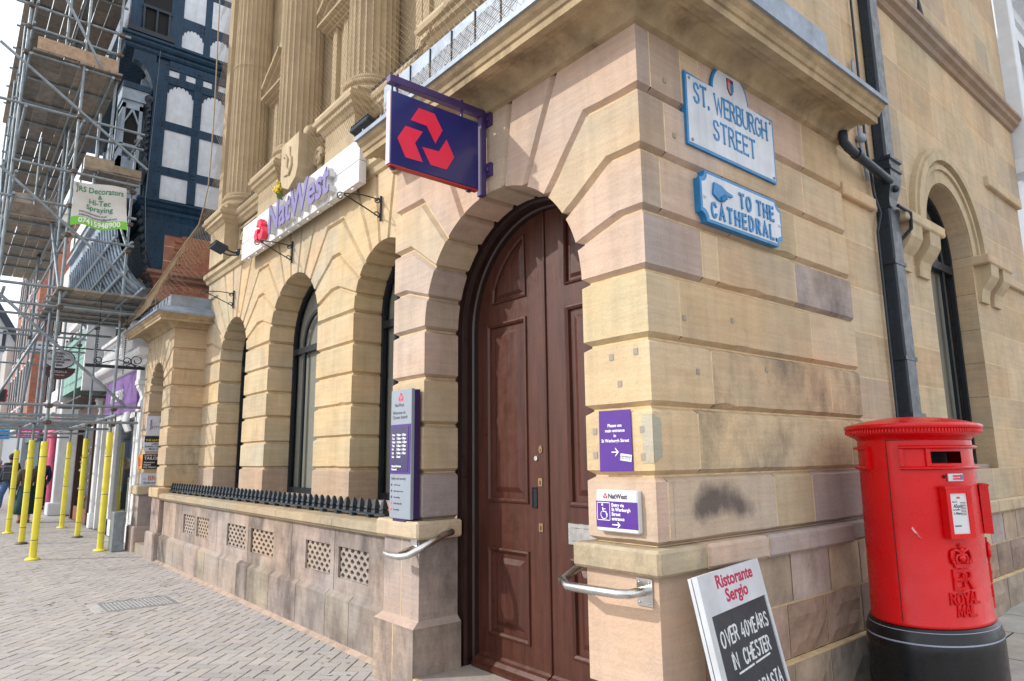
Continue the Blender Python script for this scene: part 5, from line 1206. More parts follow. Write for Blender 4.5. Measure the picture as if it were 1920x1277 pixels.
# balcony opening with turned balusters
mb = MB(); mb.prism(R4(2.26,10.18,2.76,12),FT,-.055,-.02); build('balcony_opening', mb, m_dark, tb)
def turned(mb, x, y, z0, z1, r=.028):
    n = 14; mb.lathe([(r*(.6+.5*abs(math.sin(i*1.7))),z0+(z1-z0)*i/n) for i in range(n+1)],(x,y,0),8)
for y in (2.27,2.51,2.74):
    mb = MB(); turned(mb,XT+.085,y,10.14,10.66); build('baluster', mb, m_black, tb)
mb = MB(); mb.box((XT+.06,2.24,10.66),(XT+.11,2.78,10.72)); build('balcony_rail', mb, m_black, tb); mb = MB(); mb.box((XT+.03,2.0,10.03),(XT+.17,2.85,10.13)); build('balcony_sill', mb, m_black, tb)
# curved bracket and twisted corner shaft
mb = MB()
P = [(2.16,9.70),(2.57,9.70),(2.57,8.70)]+[(2.57-.40*(1-math.cos(q)),8.70+.78*math.sin(q)) for q in [i*math.pi/16 for i in range(1,9)]]+[(2.16,9.52)]
mb.prism(P,FXp(XT),-.05,.12); build('jetty_bracket', mb, m_timber, tb)
mb = MB(); c = (XT+.0,2.51,0)
mb.lathe([(.02,6.9),(.05,7.1),(.085,7.2),(.085,7.26),(.06,7.28),(.085,7.32),(.07,7.42),(.05,7.46),(.05,7.5)],c,12)
tw = [(c[0]+.018*math.cos(i*.9),c[1]+.018*math.sin(i*.9),7.5+i*.02) for i in range(53)]; mb.tube(tw,[.042+.008*math.sin(i*.9) for i in range(53)],8)
mb.lathe([(.05,8.53),(.06,8.57),(.04,8.6),(.06,8.66),(.085,8.70),(.085,8.76),(.05,8.8)],c,12); build('twisted_shaft', mb, m_black, tb)
# street face with grey-blue woodwork, seen edge-on
mb = MB(); mb.box((-20.5,2.56,6.66),(-14.62,2.605,9.7)); build('street_face', mb, m_greyw, tb)
for k in range(9):
    x = -14.78-k*.62
    mb = MB(); mb.box((x-.05,2.40,6.7),(x+.05,2.58,9.3)); mb.box((x-.5,2.44,9.1),(x,2.57,9.22)); mb.box((x-.5,2.44,7.6),(x,2.57,7.7)); mb.box((x-.5,2.46,6.7),(x,2.575,7.6))
    w = build('window', mb, m_greyw, tb)
    mb = MB(); mb.box((x-.5,2.52,7.72),(x-.06,2.565,9.08)); build('pane', mb, m_dark, w)
# canted oriel light facing the corner
mb = MB(); FO = FXp(-14.50)
for a,b,c_,d in ((2.06,7.2,2.12,8.55),(2.36,7.2,2.42,8.55),(2.06,7.2,2.42,7.42),(2.06,7.62,2.42,7.70),(2.06,8.45,2.42,8.62)): mb.prism(R4(a,b,c_,d),FO,-.05,.4)
for s in (-1,1): mb.prism([(2.24+s*.13,8.12),(2.24+s*.16,8.10),(2.24+s*.01,8.47),(2.24,8.40)],FO,-.06,.1)
mb.prism(R4(2.03,8.62,2.5,8.86),FO,-.09,.4); mb.prism(R4(2.02,6.7,2.5,7.2),FO,-.02,.4)
ol = build('window', mb, m_greyw, tb); mb = MB(); mb.prism(R4(2.12,7.7,2.36,8.45),FO,-.01,.0); build('pane', mb, m_dark, ol)
mb = MB(); mb.prism(R4(2.03,8.86,2.52,8.98),FO,-.12,.5); build('lintel', mb, m_timber, tb)
# coved carved underside of the jetty
mb = MB()
cv = [(2.10+.75*(1-math.cos(i*math.pi/20)),6.60-1.75*math.sin(i*math.pi/20)) for i in range(11)]
for (a,b),(c_,d) in zip(cv,cv[1:]): mb.quad([(XT-.02,a,b),(-20.5,a,b),(-20.5,c_,d),(XT-.02,c_,d)])
mb.box((-20.5,2.0,6.58),(XT-.0,2.6,6.66))
for k in range(22):
    x = XT-.1-k*.28
    for (a,b),(c_,d) in zip(cv[1:-1:2],cv[3::2]): mb.tube([(x,a-.02,b-.02),(x,c_-.02,d-.02)],.022,5)
for i in (3,6,9): mb.tube([(XT-.0,cv[i][0]-.03,cv[i][1]-.03),(-20.5,cv[i][0]-.03,cv[i][1]-.03)],.035,6)
build('coved_jetty', mb, m_greyw, tb)
mb = MB()
for k in range(10): mb.obox((XT+.03,2.50+.028*k,6.30-.155*k),(1,0,0),(0,.87,-.5),(0,.5,.87),(.05,.035,.05))
build('dentil_scroll', mb, m_black, tb)
mb = MB(); mb.prism([(2.58,6.66),(2.58,6.2),(2.66,5.6),(2.82,5.2),(2.99,5.2),(2.99,5.98),(4.3,5.98),(4.3,6.66)],FT,-.01,.4); build('side_panel', mb, m_timber, tb)
mb = MB(); random.seed(9)
zz = [4.4,4.75,5.1,5.45,5.75,5.99]
for a,b in zip(zz,zz[1:]): 
    for y0,y1 in ((2.99,3.45),(3.45,4.3)): block(mb,R4(y0,a,y1,b),['f']*4,FT,jt((.33,.145,.10),.08),mo=.006)
build('red_sandstone_pier', mb, [m_redst,m_mortar], tb)
mb = MB()
sweep(mb,[(0,4.95),(.03,5.0),(.10,5.05),(.10,5.1),(.16,5.14),(.16,5.2),(0,5.24)],[((XT-.5,2.86),(0,-1)),((XT+.01,2.86),(1,-1)),((XT+.01,3.9),(1,0))],0,(.26,.13,.09,0))
mb.box((XT-.5,2.86,3.6),(XT+.01,3.9,4.96),0,(.32,.15,.11,0)); build('stone_cap', mb, m_redst, tb)
mb = MB(); 
for r in range(24):
    z = 4.2+r*.075
    for k in range(-1,5):
        y = 3.41+k*.23+(.115 if r%2 else 0); t = jt((.34,.13,.08),.14); mb.box((XT-.05,y+.005,z+.004),(XT+.028,y+.225,z+.070),0,t)
mb.box((XT-.1,3.35,4.2),(XT+.02,4.6,6.0),1); build('brick_infill', mb, [m_brick,m_mortar], tb)
mb = MB(); mb.tube([(XT+.09,2.62,9.95),(XT+.07,2.60,8.2),(XT+.075,2.58,6.75),(XT+.16,2.56,6.6),(XT+.03,2.68,5.4)],.0035,5); build('cable', mb, m_galv, tb)
# ================================================================ scaffolding
sf = empty('scaffolding', (-16.3,1.8,0), 'grey tube scaffolding with yellow padded feet in front of the timber building', 'scaffold')
def tubep(name, a, b, r=.0243): 
    mb = MB(); mb.tube([a,b],r,10); return build(name, mb, m_galv, sf)
def coupler(p):
    mb = MB(); mb.obox(p,(1,.3,0),(-.3,1,0),(0,0,1),(.042,.046,.036),0,bev=.012); mb.tube([(p[0]+.03,p[1]-.06,p[2]),(p[0]+.03,p[1]+.06,p[2]+.01)],.010,6); build('coupler', mb, m_rust, sf)
feet = [(-13.42,1.27,10.9,1.85),(-13.92,2.27,7.35,2.03),(-16.2,1.33,11.5,1.95),(-16.71,2.30,11.5,2.0),(-18.87,1.29,11.5,1.80),(-19.44,2.34,11.5,2.0)]
for k,(x,y,zt,sy) in enumerate(feet):
    tubep('standard',(x,y,.02),(x,y,zt))
    mb = MB(); mb.lathe([(.046,.03),(.052,.05),(.052,sy-.02),(.046,sy)],(x,y,0),16); sl_ = build('foam_sleeve', mb, m_yellow, sf)
    for z in (.30,.95,1.6):
        mb = MB(); mb.lathe([(.0530,z),(.0530,z+.010)],(x,y,0),16,caps=False); build('tape_band', mb, m_indigof, sl_)
    mb = MB(); mb.lathe([(.02,0),(.13,.0),(.14,.012),(.12,.03),(.03,.04)],(x,y,0),16,sx=1.0,sy=.75); build('base_plate', mb, m_yellow if k in (0,1,4,5) else m_rust, sf)
for x,y,a,b in ((-13.5,.42,4.0,11.2),(-16.3,.45,2.1,11.5),(-19.0,.45,2.1,11.5),(-21.8,.45,2.1,11.5),(-21.8,1.32,3.2,11.5),(-22.2,2.3,3.2,11.5),(-13.62,1.80,6.7,10.9),(-13.55,1.60,5.75,7.75),(-16.4,.95,6.3,8.2),(-15.2,1.31,2.2,8.0),(-13.5,.98,8.5,10.4)): tubep('standard',(x,y,a),(x,y,b))
# transoms across the near frame and behind it
for x in (-13.47,-16.25,-18.95,-21.85):
    for z,a,b in ((4.40,-.9,2.42),(4.08,-.9,2.5),(2.43,-1.3,2.62),(2.16,-1.3,2.6)): tubep('transom',(x+.05,a,z),(x+.05,b,z+.02))
for x,z,a,b in ((-13.45,9.36,.2,1.95),(-13.45,8.95,.3,1.85),(-13.45,7.52,-.4,2.32),(-13.45,7.22,1.4,2.32),(-13.45,5.87,.25,2.3),(-13.45,6.50,.4,2.3),(-13.45,5.35,1.2,2.3),(-13.45,8.47,.4,1.85),(-14.3,4.33,1.1,2.9),(-15.2,4.33,1.1,2.9),(-16.1,4.33,1.1,2.9),(-13.8,4.33,1.1,2.9),(-14.7,4.33,1.1,2.9),(-15.7,4.33,1.1,2.9)): tubep('transom',(x,a,z),(x,b,z))
for x in (-14.4,-15.4,-16.4,-17.4,-18.4,-19.4,-20.4): 
    tubep('transom',(x,.35,8.47),(x,1.85,8.47)); tubep('transom',(x,.3,10.52),(x,2.0,10.52))
    if x < -16: tubep('transom',(x,.35,6.33),(x,1.7,6.33))
    tubep('transom',(x,.2,2.33),(x,2.4,2.33))
# ledgers along the street
for y,z in ((1.34,4.35),(2.24,4.35),(1.34,2.30),(2.24,2.30),(.48,8.42),(1.30,8.42),(1.72,8.42),(.48,6.28),(1.34,6.28),(.48,10.46),(1.3,10.46),(1.34,7.45),(.5,7.45),(.5,9.4),(1.3,5.4),(2.25,5.4),(.5,4.3),(.5,2.28),(2.25,7.4),(.48,5.9),(.48,9.0)): tubep('ledger',(-13.35 if y>1.2 or z>4 else -13.2,y,z),(-22.2,y,z))
for a,b in (((.06,8.48),(2.40,6.83)),((.26,6.32),(2.40,4.57)),((.30,4.33),(2.36,2.47)),((.80,9.82),(1.53,8.55))): tubep('brace',(-13.38,a[0],a[1]),(-13.38,b[0],b[1]))
for a,b in (((-13.5,1.25,4.4),(-16.3,1.25,6.4)),((-16.3,1.25,4.4),(-19,1.25,2.2)),((-19,.4,8.5),(-16.3,.4,6.4)),((-16.2,.45,2.2),(-16.2,1.4,4.4)),((-13.6,2.2,5.4),(-16.3,2.2,7.4))): tubep('brace',a,b)
for y,x in ((1.27,-13.42),(2.27,-13.85)):
    for z in (2.16,2.43,4.08,4.40,5.35,5.87,6.5,7.52): coupler((x+.02,y,z))
for y in (.42,1.27,1.8):
    for z in (8.47,8.95,9.36): coupler((-13.46,y,z))
for x,y in ((-16.2,1.33),(-16.71,2.3),(-18.87,1.29),(-19.44,2.34)):
    for z in (2.3,4.35,6.3): coupler((x,y,z))
# board decks
random.seed(12)
BW = [(.27,.235,.195),(.23,.205,.175),(.30,.25,.20),(.19,.17,.145),(.25,.225,.19)]
def deck(x0,x1,y0,y1,z,axis='x'):
    y = y0
    while y < y1-.1:
        x = x0
        while x < x1-.2:
            L_ = min(x1-x, random.choice((2.4,3.0,3.9))); mb = MB(); mb.box((x+.01,y+random.uniform(.004,.012),z),(x+L_-.01,y+.222,z+.038),0,jt(random.choice(BW),.15)); build('board', mb, m_board, sf); x += L_
        y += .228
deck(-16.5,-13.25,1.20,2.95,4.37); deck(-21.8,-16.15,.5,1.65,6.37); deck(-21.8,-13.35,.5,1.76,8.51); deck(-21.8,-13.3,.35,2.0,10.56);  deck(-14.1,-13.45,1.42,2.3,6.62)
def toe(a,b,t): mb = MB(); mb.box(a,b,0,jt(t,.06)); build('toe_board', mb, m_board, sf)
toe((-13.42,.56,8.56),(-13.38,1.78,8.79),(.42,.30,.21)); toe((-16.22,.47,6.42),(-16.18,1.34,6.66),(.24,.19,.15)); toe((-13.50,1.42,6.66),(-13.46,1.88,6.88),(.33,.26,.19)); toe((-19.0,.44,6.42),(-16.2,.48,6.64),(.22,.18,.14)); toe((-13.5,1.86,6.66),(-13.44,2.32,6.80),(.27,.22,.16))
# banner
bn = empty('banner', (-13.36,1.72,5.55), 'white creased decorators banner with green phone number strip tied to the scaffolding', 'banner')
def bxy(u,v,d): # u 0..1, v 0..1
    y = 1.29+.80*u+.06*(1-v)*u; z = 5.52+.80*v+.06*u+(.03*math.sin(u*9)*(1-v)); x = -13.37+.035*math.sin(u*7+v*3)+.03*math.cos(v*6)*u
    return (x-d,y,z)
mb = MB(); n = 16
for i in range(n):
    for j in range(n):
        col = (.17,.55,.03,0) if j < 3 else (.62,.62,.60,0)
        mb.quad([bxy(i/n,j/n,0),bxy((i+1)/n,j/n,0),bxy((i+1)/n,(j+1)/n,0),bxy(i/n,(j+1)/n,0)],0,col,True)
build('sheet', mb, m_any, bn)
mb = MB(); G = (.02,.22,.10,0)
for s,u,v,sz,sx_,c in (('JRS Decorators',.5,.79,.175,.80,G),('&',.5,.68,.12,1,G),('Hi-Tec',.5,.54,.16,.9,G),('Spraying',.5,.40,.16,.9,G)):
    font_text(mb,s,lambda a,b,d: bxy(a,b,d-.004),u,v,sz,-.002,0,align='CENTER',sx=sx_,t=c,bold=.002)
for s,v in (('www.jrsdecorators.co.uk',.29),('jrsdecorating.spraying@gmail.com',.215)): font_text(mb,s,lambda a,b,d: bxy(a,b,d-.004),.13,v,.075,-.002,0,sx=.66,t=(.12,.13,.2,0),bold=.001)
font_text(mb,'07415948900',lambda a,b,d: bxy(a,b,d-.004),.13,.045,.17,-.002,0,sx=.80,t=(.8,.8,.8,0),bold=.006); build('lettering', mb, m_any, bn)
mb = MB(); n = 10
for i in range(n):
    for j in range(6):
        P = lambda u,v: (-19.05+.05*math.sin(u*9+v*4),.55+.95*u,7.05+.75*v-.12*math.sin(u*3.1)*(1-v))
        mb.quad([P(i/n,j/6),P((i+1)/n,j/6),P((i+1)/n,(j+1)/6),P(i/n,(j+1)/6)],0,(.45,.36,.27,0),True)
tag(build('debris_sheet', mb, m_any), 'limp beige sheet hung across the far scaffolding bay', 'sheet')
# cables hanging from the lift and wire lamp chain
for x,y in ((-13.6,1.9),(-14.6,2.5)):
    mb = MB()
    for k in range(26): mb.sphere((x,y,4.3-k*.045),.013,6,sc_=(1,1,1.5))
    tag(build('hanging_chain', mb, m_black), 'black chain hanging below the lower scaffold deck, '+('nearer the street' if y < 2 else 'nearer the shop balcony'), 'chain')
# ================================================================ ground
random.seed(31)
mb = MB(); mb.quad([(-150,-150,-.016),(150,-150,-.016),(150,150,-.016),(-150,150,-.016)]); tag(build('ground', mb, m_joint), kind='structure')
mb = MB(); W = .1; ca_, sa_ = math.cos(R_(45)), math.sin(R_(45))
def inside(x,y): return -31 < x < -1.0 and -3.5 < y < 2.80 and (x < -2.05+0 or y < 2.45) 
PV = [(.405,.378,.36),(.395,.37,.355),(.415,.385,.36),(.385,.36,.35),(.40,.37,.35),(.405,.378,.36),(.395,.37,.355),(.36,.335,.325),(.44,.40,.37)]
for a in range(-340,80):
    for b in range(-120,330):
        k = (a-b)%4
        if k == 0: x0,y0,w,h = a*W,b*W,2*W,W
        elif k == 2: x0,y0,w,h = a*W,(b-1)*W,W,2*W
        else: continue
        cx,cy = x0+w/2,y0+h/2; X,Y = cx*ca_-cy*sa_, cx*sa_+cy*ca_
        if not inside(X,Y): continue
        if X > -4.1 and Y > 2.43 and X < -2.5: continue
        g = .0028; zt = random.uniform(-.0025,.0015); t = jt(random.choice(PV),.04,random.uniform(0,.75))
        tz = [zt+random.uniform(-.0012,.0012) for _ in range(4)]
        far = X < -18
        P = [(x0+g,y0+g),(x0+w-g,y0+g),(x0+w-g,y0+h-g),(x0+g,y0+h-g)]; I = [(x0+g+.004,y0+g+.004),(x0+w-g-.004,y0+g+.004),(x0+w-g-.004,y0+h-g-.004),(x0+g+.004,y0+h-g-.004)]
        T = lambda p,z: (p[0]*ca_-p[1]*sa_, p[0]*sa_+p[1]*ca_, z)
        if far: mb.quad([T(p,zt) for p in P],0,t); continue
        vs = [T(p,-.012) for p in P]+[T(p,tz[i]) for i,p in enumerate(I)]
        mb.faces(vs,[(4,5,6,7),(0,1,5,4),(1,2,6,5),(2,3,7,6),(3,0,4,7)],0,t)
for k in range(420):
    x,y = random.uniform(-14,-3.2),random.uniform(-1.5,2.5); r_ = random.uniform(.008,.02); c_ = random.choice([(.28,.26,.25,0),(.30,.28,.27,0),(.52,.50,.48,0),(.25,.23,.22,0)])
    mb.quad([(x+r_*random.uniform(.7,1.2)*math.cos(q*.785),y+r_*random.uniform(.7,1.2)*math.sin(q*.785),.0042+k*1e-6) for q in range(8)],0,c_)
for x,y,r_ in ((-9.6,.9,.09),(-9.2,1.0,.07),(-10.4,.6,.10),(-8.3,.2,.08),(-11.2,1.5,.06),(-7.2,1.3,.05)):
    for k in range(7):
        a,b = x+random.gauss(0,r_),y+random.gauss(0,r_); q_ = r_*random.uniform(.15,.45); mb.quad([(a+q_*random.uniform(.6,1.2)*math.cos(q*.785),b+q_*random.uniform(.6,1.2)*math.sin(q*.785),.0048+k*2e-5+x*1e-6) for q in range(8)],0,(.50,.41,.33,0))
tag(build('street_paving', mb, m_paver), kind='structure')
mb = MB(); mb.quad([(-90,-6,-.004),(-30.9,-6,-.004),(-30.9,3.2,-.004),(-90,3.2,-.004)],0,(.40,.37,.355,.3)); mb.quad([(-31,-30,-.006),(30,-30,-.006),(30,-3.4,-.006),(-31,-3.4,-.006)],0,(.40,.37,.355,.3)); tag(build('far_paving', mb, m_paver), kind='structure')
mb = MB()     # large flags of the side street, rising gently
gz = lambda y: max(0,(y-3.2))*.037
y = 2.45; r = 0
while y < 26:
    h = random.uniform(.5,.8); x = -2.2+random.uniform(-.5,0)
    while x < 7:
        w = random.uniform(.55,1.1); t = jt(random.choice([(.44,.41,.37),(.47,.43,.38),(.41,.39,.36)]),.08,random.uniform(.2,.8)); g = .006
        if x+w > -1.0 or y > 2.75:
            mb.quad([(x+g,y+g,gz(y)+.004),(x+w-g,y+g,gz(y)+.004),(x+w-g,y+h-g,gz(y+h)+.004),(x+g,y+h-g,gz(y+h)+.004)],0,t)
        x += w
    y += h
mb.quad([(-2.2,2.45,-.008),(9,2.45,-.008),(9,3.2,-.008),(-2.2,3.2,-.008)],0,(.16,.14,.12,0)); mb.quad([(-2.2,3.2,-.008),(9,3.2,-.008),(9,26.8,gz(26.8)-.008),(-2.2,26.8,gz(26.8)-.008)],0,(.16,.14,.12,0)); tag(build('side_paving', mb, m_flag), kind='structure')
# --- steel cover in the paving
gc = empty('access_cover', (-8.5,1.78,0), 'rectangular ribbed steel access cover let into the street paving', 'cover')
mb = MB(); mb.box((-8.78,1.35,-.01),(-8.22,2.16,.0035),0,bev=.001); build('concrete_surround', mb, mat('pale_concrete',(.44,.42,.41),.9,noise=.2), gc)
mb = MB()
for a,b,c,d in ((-8.77,1.45,-8.74,2.13),(-8.26,1.45,-8.23,2.13),(-8.74,1.45,-8.26,1.48),(-8.74,2.10,-8.26,2.13)): mb.box((a,b,.0),(c,d,.007))
for k in range(17): mb.box((-8.73,1.495+k*.0365,.0),(-8.27,1.513+k*.0365,.0075))
build('ribbed_plate', mb, mat('worn_steel',(.42,.45,.47),.45,.7,noise=.3,nscale=12), gc)
mb = MB(); mb.quad([(-8.74,1.48,.003),(-8.26,1.48,.003),(-8.26,2.10,.003),(-8.74,2.10,.003)]); build('dark_recess', mb, m_dark, gc)
# --- grey cabinet beside the far bay
cb = empty('metal_cabinet', (-13.65,2.5,0), 'low galvanised metal panel cabinet beside the far stone bay', 'cabinet')
mb = MB(); mb.box((-13.86,2.38,0),(-13.56,2.56,.66),bev=.006); build('casing', mb, m_galv, cb)
mb = MB(); mb.box((-13.561,2.41,.10),(-13.552,2.53,.58),bev=.003); build('door', mb, m_galv, cb)
# ================================================================ shops beyond
def bld(name, loc, label): return empty(name, loc, label, 'building')
def P(par, name, boxes, m_, tints=None, bev=0):
    mb = MB()
    for i,b in enumerate(boxes): mb.box(b[0],b[1],0,(tints[i%len(tints)] if tints else (.5,.5,.5,0)),bev)
    return build(name, mb, m_, par)
WH=(.68,.69,.70,0); GR=(.36,.345,.335,0); PU=(.17,.07,.30,0); DKG=(.03,.035,.04,0)
sh = bld('purple_shop', (-16.4,3,0), 'shop with purple fascia, white pilasters and balustraded balcony beside the stone bank')
P(sh,'wall',[((-18.4,3.35,0),(-13.86,5,3.9)),((-14.5,2.95,0),(-13.86,3.4,3.6))],m_any,[(.5,.5,.5,0)])
fz = P(sh,'fascia',[((-18.1,2.80,2.50),(-14.75,2.90,3.30))],m_any,[PU])
mb = MB(); font_text(mb,'P   FIELDS',FF(2.80),-17.3,2.80,.30,-.03,0,t=WH,bold=.01); build('lettering', mb, m_any, fz)
mb = MB(); sweep(mb,[(0,3.30),(.05,3.32),(.09,3.40),(.22,3.45),(.25,3.52),(.25,3.58),(0,3.62)],[((-18.4,2.82),(0,-1)),((-13.95,2.82),(1,-1)),((-13.95,3.4),(1,0))],0,WH); build('cornice', mb, m_any, sh)
def pilaster(x):
    mb = MB(); mb.box((x-.15,2.78,.0),(x+.15,2.95,.34),0,WH,.012); mb.box((x-.12,2.80,.34),(x+.12,2.95,2.45),0,WH,.01); mb.box((x-.16,2.76,2.45),(x+.16,2.95,2.52),0,WH,.01); mb.box((x-.16,2.72,2.95),(x+.16,2.95,3.05),0,WH,.01)
    pr = [(2.78,2.52),(2.79,2.62),(2.82,2.72),(2.79,2.82),(2.74,2.90),(2.74,2.96),(2.95,2.96),(2.95,2.52)]
    for xx in (x-.11,x+.11): mb.quad([(xx,a,b) for a,b in pr],0,WH)
    for (a,b),(c,d) in zip(pr,pr[1:]): mb.quad([(x-.11,a,b),(x+.11,a,b),(x+.11,c,d),(x-.11,c,d)],0,WH)
    build('pilaster', mb, m_any, sh)
for x in (-14.45,-18.9): pilaster(x)
P(sh,'frieze_block',[((-14.62,2.74,3.05),(-14.28,2.96,3.30))],m_any,[WH]); 
mb = MB(); mb.box((-14.78,2.56,3.62),(-14.36,2.94,4.10),0,WH,.02); mb.lathe([(.20,4.05),(.21,4.12),(.16,4.2),(.001,4.24)],(-14.57,2.75,0),16,0,WH); build('balcony_pier', mb, m_any, sh)
P(sh,'balcony_rail',[((-18.4,2.66,4.12),(-14.78,2.80,4.2))],m_any,[WH]); P(sh,'balcony_kerb',[((-18.4,2.68,3.62),(-14.78,2.78,3.68))],m_any,[WH])
mb = MB(); mb.lathe([(.03,3.68),(.03,3.72),(.055,3.80),(.05,3.88),(.025,3.98),(.03,4.05),(.035,4.12)],(-15.0,2.73,0),8,0,WH); b0 = build('baluster', mb, m_any, sh); l0 = b0.location.copy()
for k in range(1,19): dup(b0,l0+Vector((-k*.18,0,0)),sh)
P(sh,'brown_shutter',[((-17.2,2.9,3.65),(-16.9,3.0,4.5)),((-15.6,2.95,3.7),(-15.2,3.2,4.4))],m_any,[(.11,.035,.02,0)])
P(sh,'entrance_recess',[((-18.1,2.87,0),(-17.0,3.3,2.5))],m_any,[GR])
sw = P(sh,'shop_window',[((-17.0,2.84,0),(-16.86,3.0,2.5)),((-15.0,2.84,.32),(-14.85,2.98,2.5)),((-17.0,2.84,.0),(-14.7,2.98,.32)),((-17.0,2.84,2.38),(-14.7,2.98,2.5))],m_any,[WH])
mb = MB(); mb.quad([(-16.86,2.9,.32),(-15.0,2.9,.32),(-15.0,2.9,2.38),(-16.86,2.9,2.38)]); build('pane', mb, m_glass, sw)
P(sh,'display',[((-16.86,3.15,.3),(-15,3.2,2.4)),((-16.5,2.96,.9),(-16.2,3.1,1.5)),((-15.8,2.96,.4),(-15.4,3.1,1.2))],m_any,[(.20,.22,.24,0),(.05,.06,.10,0),(.45,.44,.42,0)])
mb = MB()
for s in (0,1,2): mb.tube([(-15.2+.13*s,2.72,2.46),(-15.15+.13*s,2.68,2.28),(-15.1+.13*s,2.74,2.1)],.04,8,0,WH)
build('scroll_bracket', mb, m_any, sh)
# hanging sign bar beside the bank
hb = empty('sign_bracket', (-14.0,2.7,3.2), 'long black iron sign bar with scrolls beside the far stone bay', 'bracket')
mb = MB(); mb.obox((-14.05,2.28,3.22),(0,1,0),(1,0,0),(0,0,1),(.48,.015,.028)); 
def scr(cy,cz,r,t0,s): mb.tube([(-14.05,cy+r*(1-.6*i/22)*math.cos(t0+s*i/22*8),cz+r*(1-.6*i/22)*math.sin(t0+s*i/22*8)) for i in range(23)],.010,6)
scr(2.62,3.36,.11,-1.6,-1); scr(2.45,3.34,.08,-1.6,1); scr(2.0,3.32,.07,-1.6,-1); mb.tube([(-14.05,2.70,3.25),(-14.05,2.5,3.30),(-14.05,2.3,3.36),(-14.05,2.12,3.30),(-14.05,2.0,3.25)],.009,6); build('scrollwork', mb, m_black, hb)
# oval and half round hanging sign
ov = empty('oval_sign', (-16.8,1.68,3.2), 'oval white clinic sign above a brown half round shop sign behind the scaffold poles', 'sign')
FX8 = FXp(-16.8); E_ = lambda cy,cz,a,b,n=32,q0=0,q1=2*math.pi: [(cy+a*math.cos(q0+(q1-q0)*i/n),cz+b*math.sin(q0+(q1-q0)*i/n)) for i in range(n)]
mb = MB(); mb.prism(E_(1.69,3.64,.285,.21),FX8,-.02,.02); build('rim', mb, m_black, ov)
mb = MB(); mb.prism(E_(1.69,3.64,.265,.19),FX8,-.024,-.019); build('oval_panel', mb, mat('silver_white_panel',(.55,.56,.58),.5), ov)
mb = MB(); 
for s,z,h in (('CHESTERFIELD',3.735,.058),('CLINIC',3.675,.052),('CONTOUR CLINIC',3.612,.055),('CHESTER',3.555,.052),('45044',3.49,.055)): font_text(mb,s,FXp(-16.775),1.69,z,h,-.004,0,align='CENTER',sx=.88,bold=.002)
build('lettering', mb, m_dtext, ov)
mb = MB(); mb.prism([(1.40,3.47)]+E_(1.70,3.47,.30,.25,24,math.pi,2*math.pi)+[(2.0,3.47)],FXp(-16.87),-.02,.02,0,(.10,.045,.045,0)); build('half_round_panel', mb, m_any, ov)
mb = MB(); font_text(mb,'OGGIALA',FXp(-16.85),1.70,3.36,.07,-.004,0,align='CENTER',t=WH); font_text(mb,'EST FARM 2001',FXp(-16.85),1.70,3.30,.035,-.004,0,align='CENTER',t=WH); build('white_lettering', mb, m_any, ov)
mb = MB(); mb.tube([(-16.8,1.3,3.9),(-16.8,2.85,3.9)],.014,6); scr2 = [(-16.8,1.55+.08*math.cos(i*.4),3.97+.06*math.sin(i*.4)) for i in range(12)]; mb.tube(scr2,.008,5); build('hanger', mb, m_black, ov)
# brown shop
bs = bld('brown_shop', (-20.5,3.1,0), 'narrow shop with dark window of gold trinkets and pale green boarded bay above')
P(bs,'wall',[((-23.4,3.3,0),(-18.4,6,7.5))],m_any,[(.58,.57,.54,0)])
P(bs,'fascia',[((-22.6,2.85,2.45),(-18.4,3.0,2.95))],m_any,[(.13,.07,.05,0)])
P(bs,'awning',[((-23.0,2.35,3.02),(-18.5,3.0,3.06))],m_any,[(.06,.035,.03,0)])
for x_,c_ in ((-20.0,(.06,.03,.025,0)),(-22.6,(.06,.03,.025,0)),(-18.75,WH)): P(bs,'door_frame',[((x_,2.87,0),(x_+.16,3.1,2.45))],m_any,[c_])
P(bs,'display_window',[((-22.4,3.0,.35),(-20.0,3.05,2.4)),((-22.4,2.92,0),(-20,3.1,.35))],m_any,[DKG,(.22,.07,.04,0)])
mb = MB(); 
for k in range(60): mb.sphere((random.uniform(-22.3,-20.1),2.985,random.uniform(.45,1.9)),random.uniform(.02,.045),6,0,random.choice([(.5,.35,.08,0),(.55,.5,.4,0),(.25,.12,.03,0)]))
build('trinkets', mb, m_any, bs)
gb = P(bs,'green_bay',[((-22.8,2.45,3.35+.24*k),(-19.0,3.2,3.575+.24*k)) for k in range(6)],m_any,[(.20,.40,.34,0)])
P(bs,'white_post',[((-19.0,2.40,3.2),(-18.85,3.0,4.9))],m_any,[WH]); P(bs,'white_post',[((-22.9,2.4,3.2),(-22.75,3.0,4.9))],m_any,[WH])
P(bs,'upper_window',[((-22.4,3.26,5.3),(-21.5,3.29,7.0)),((-20.6,3.26,5.3),(-19.7,3.29,7.0))],m_any,[DKG])
P(bs,'cornice',[((-23.5,2.9,7.4),(-18.4,3.4,7.7))],m_any,[WH])
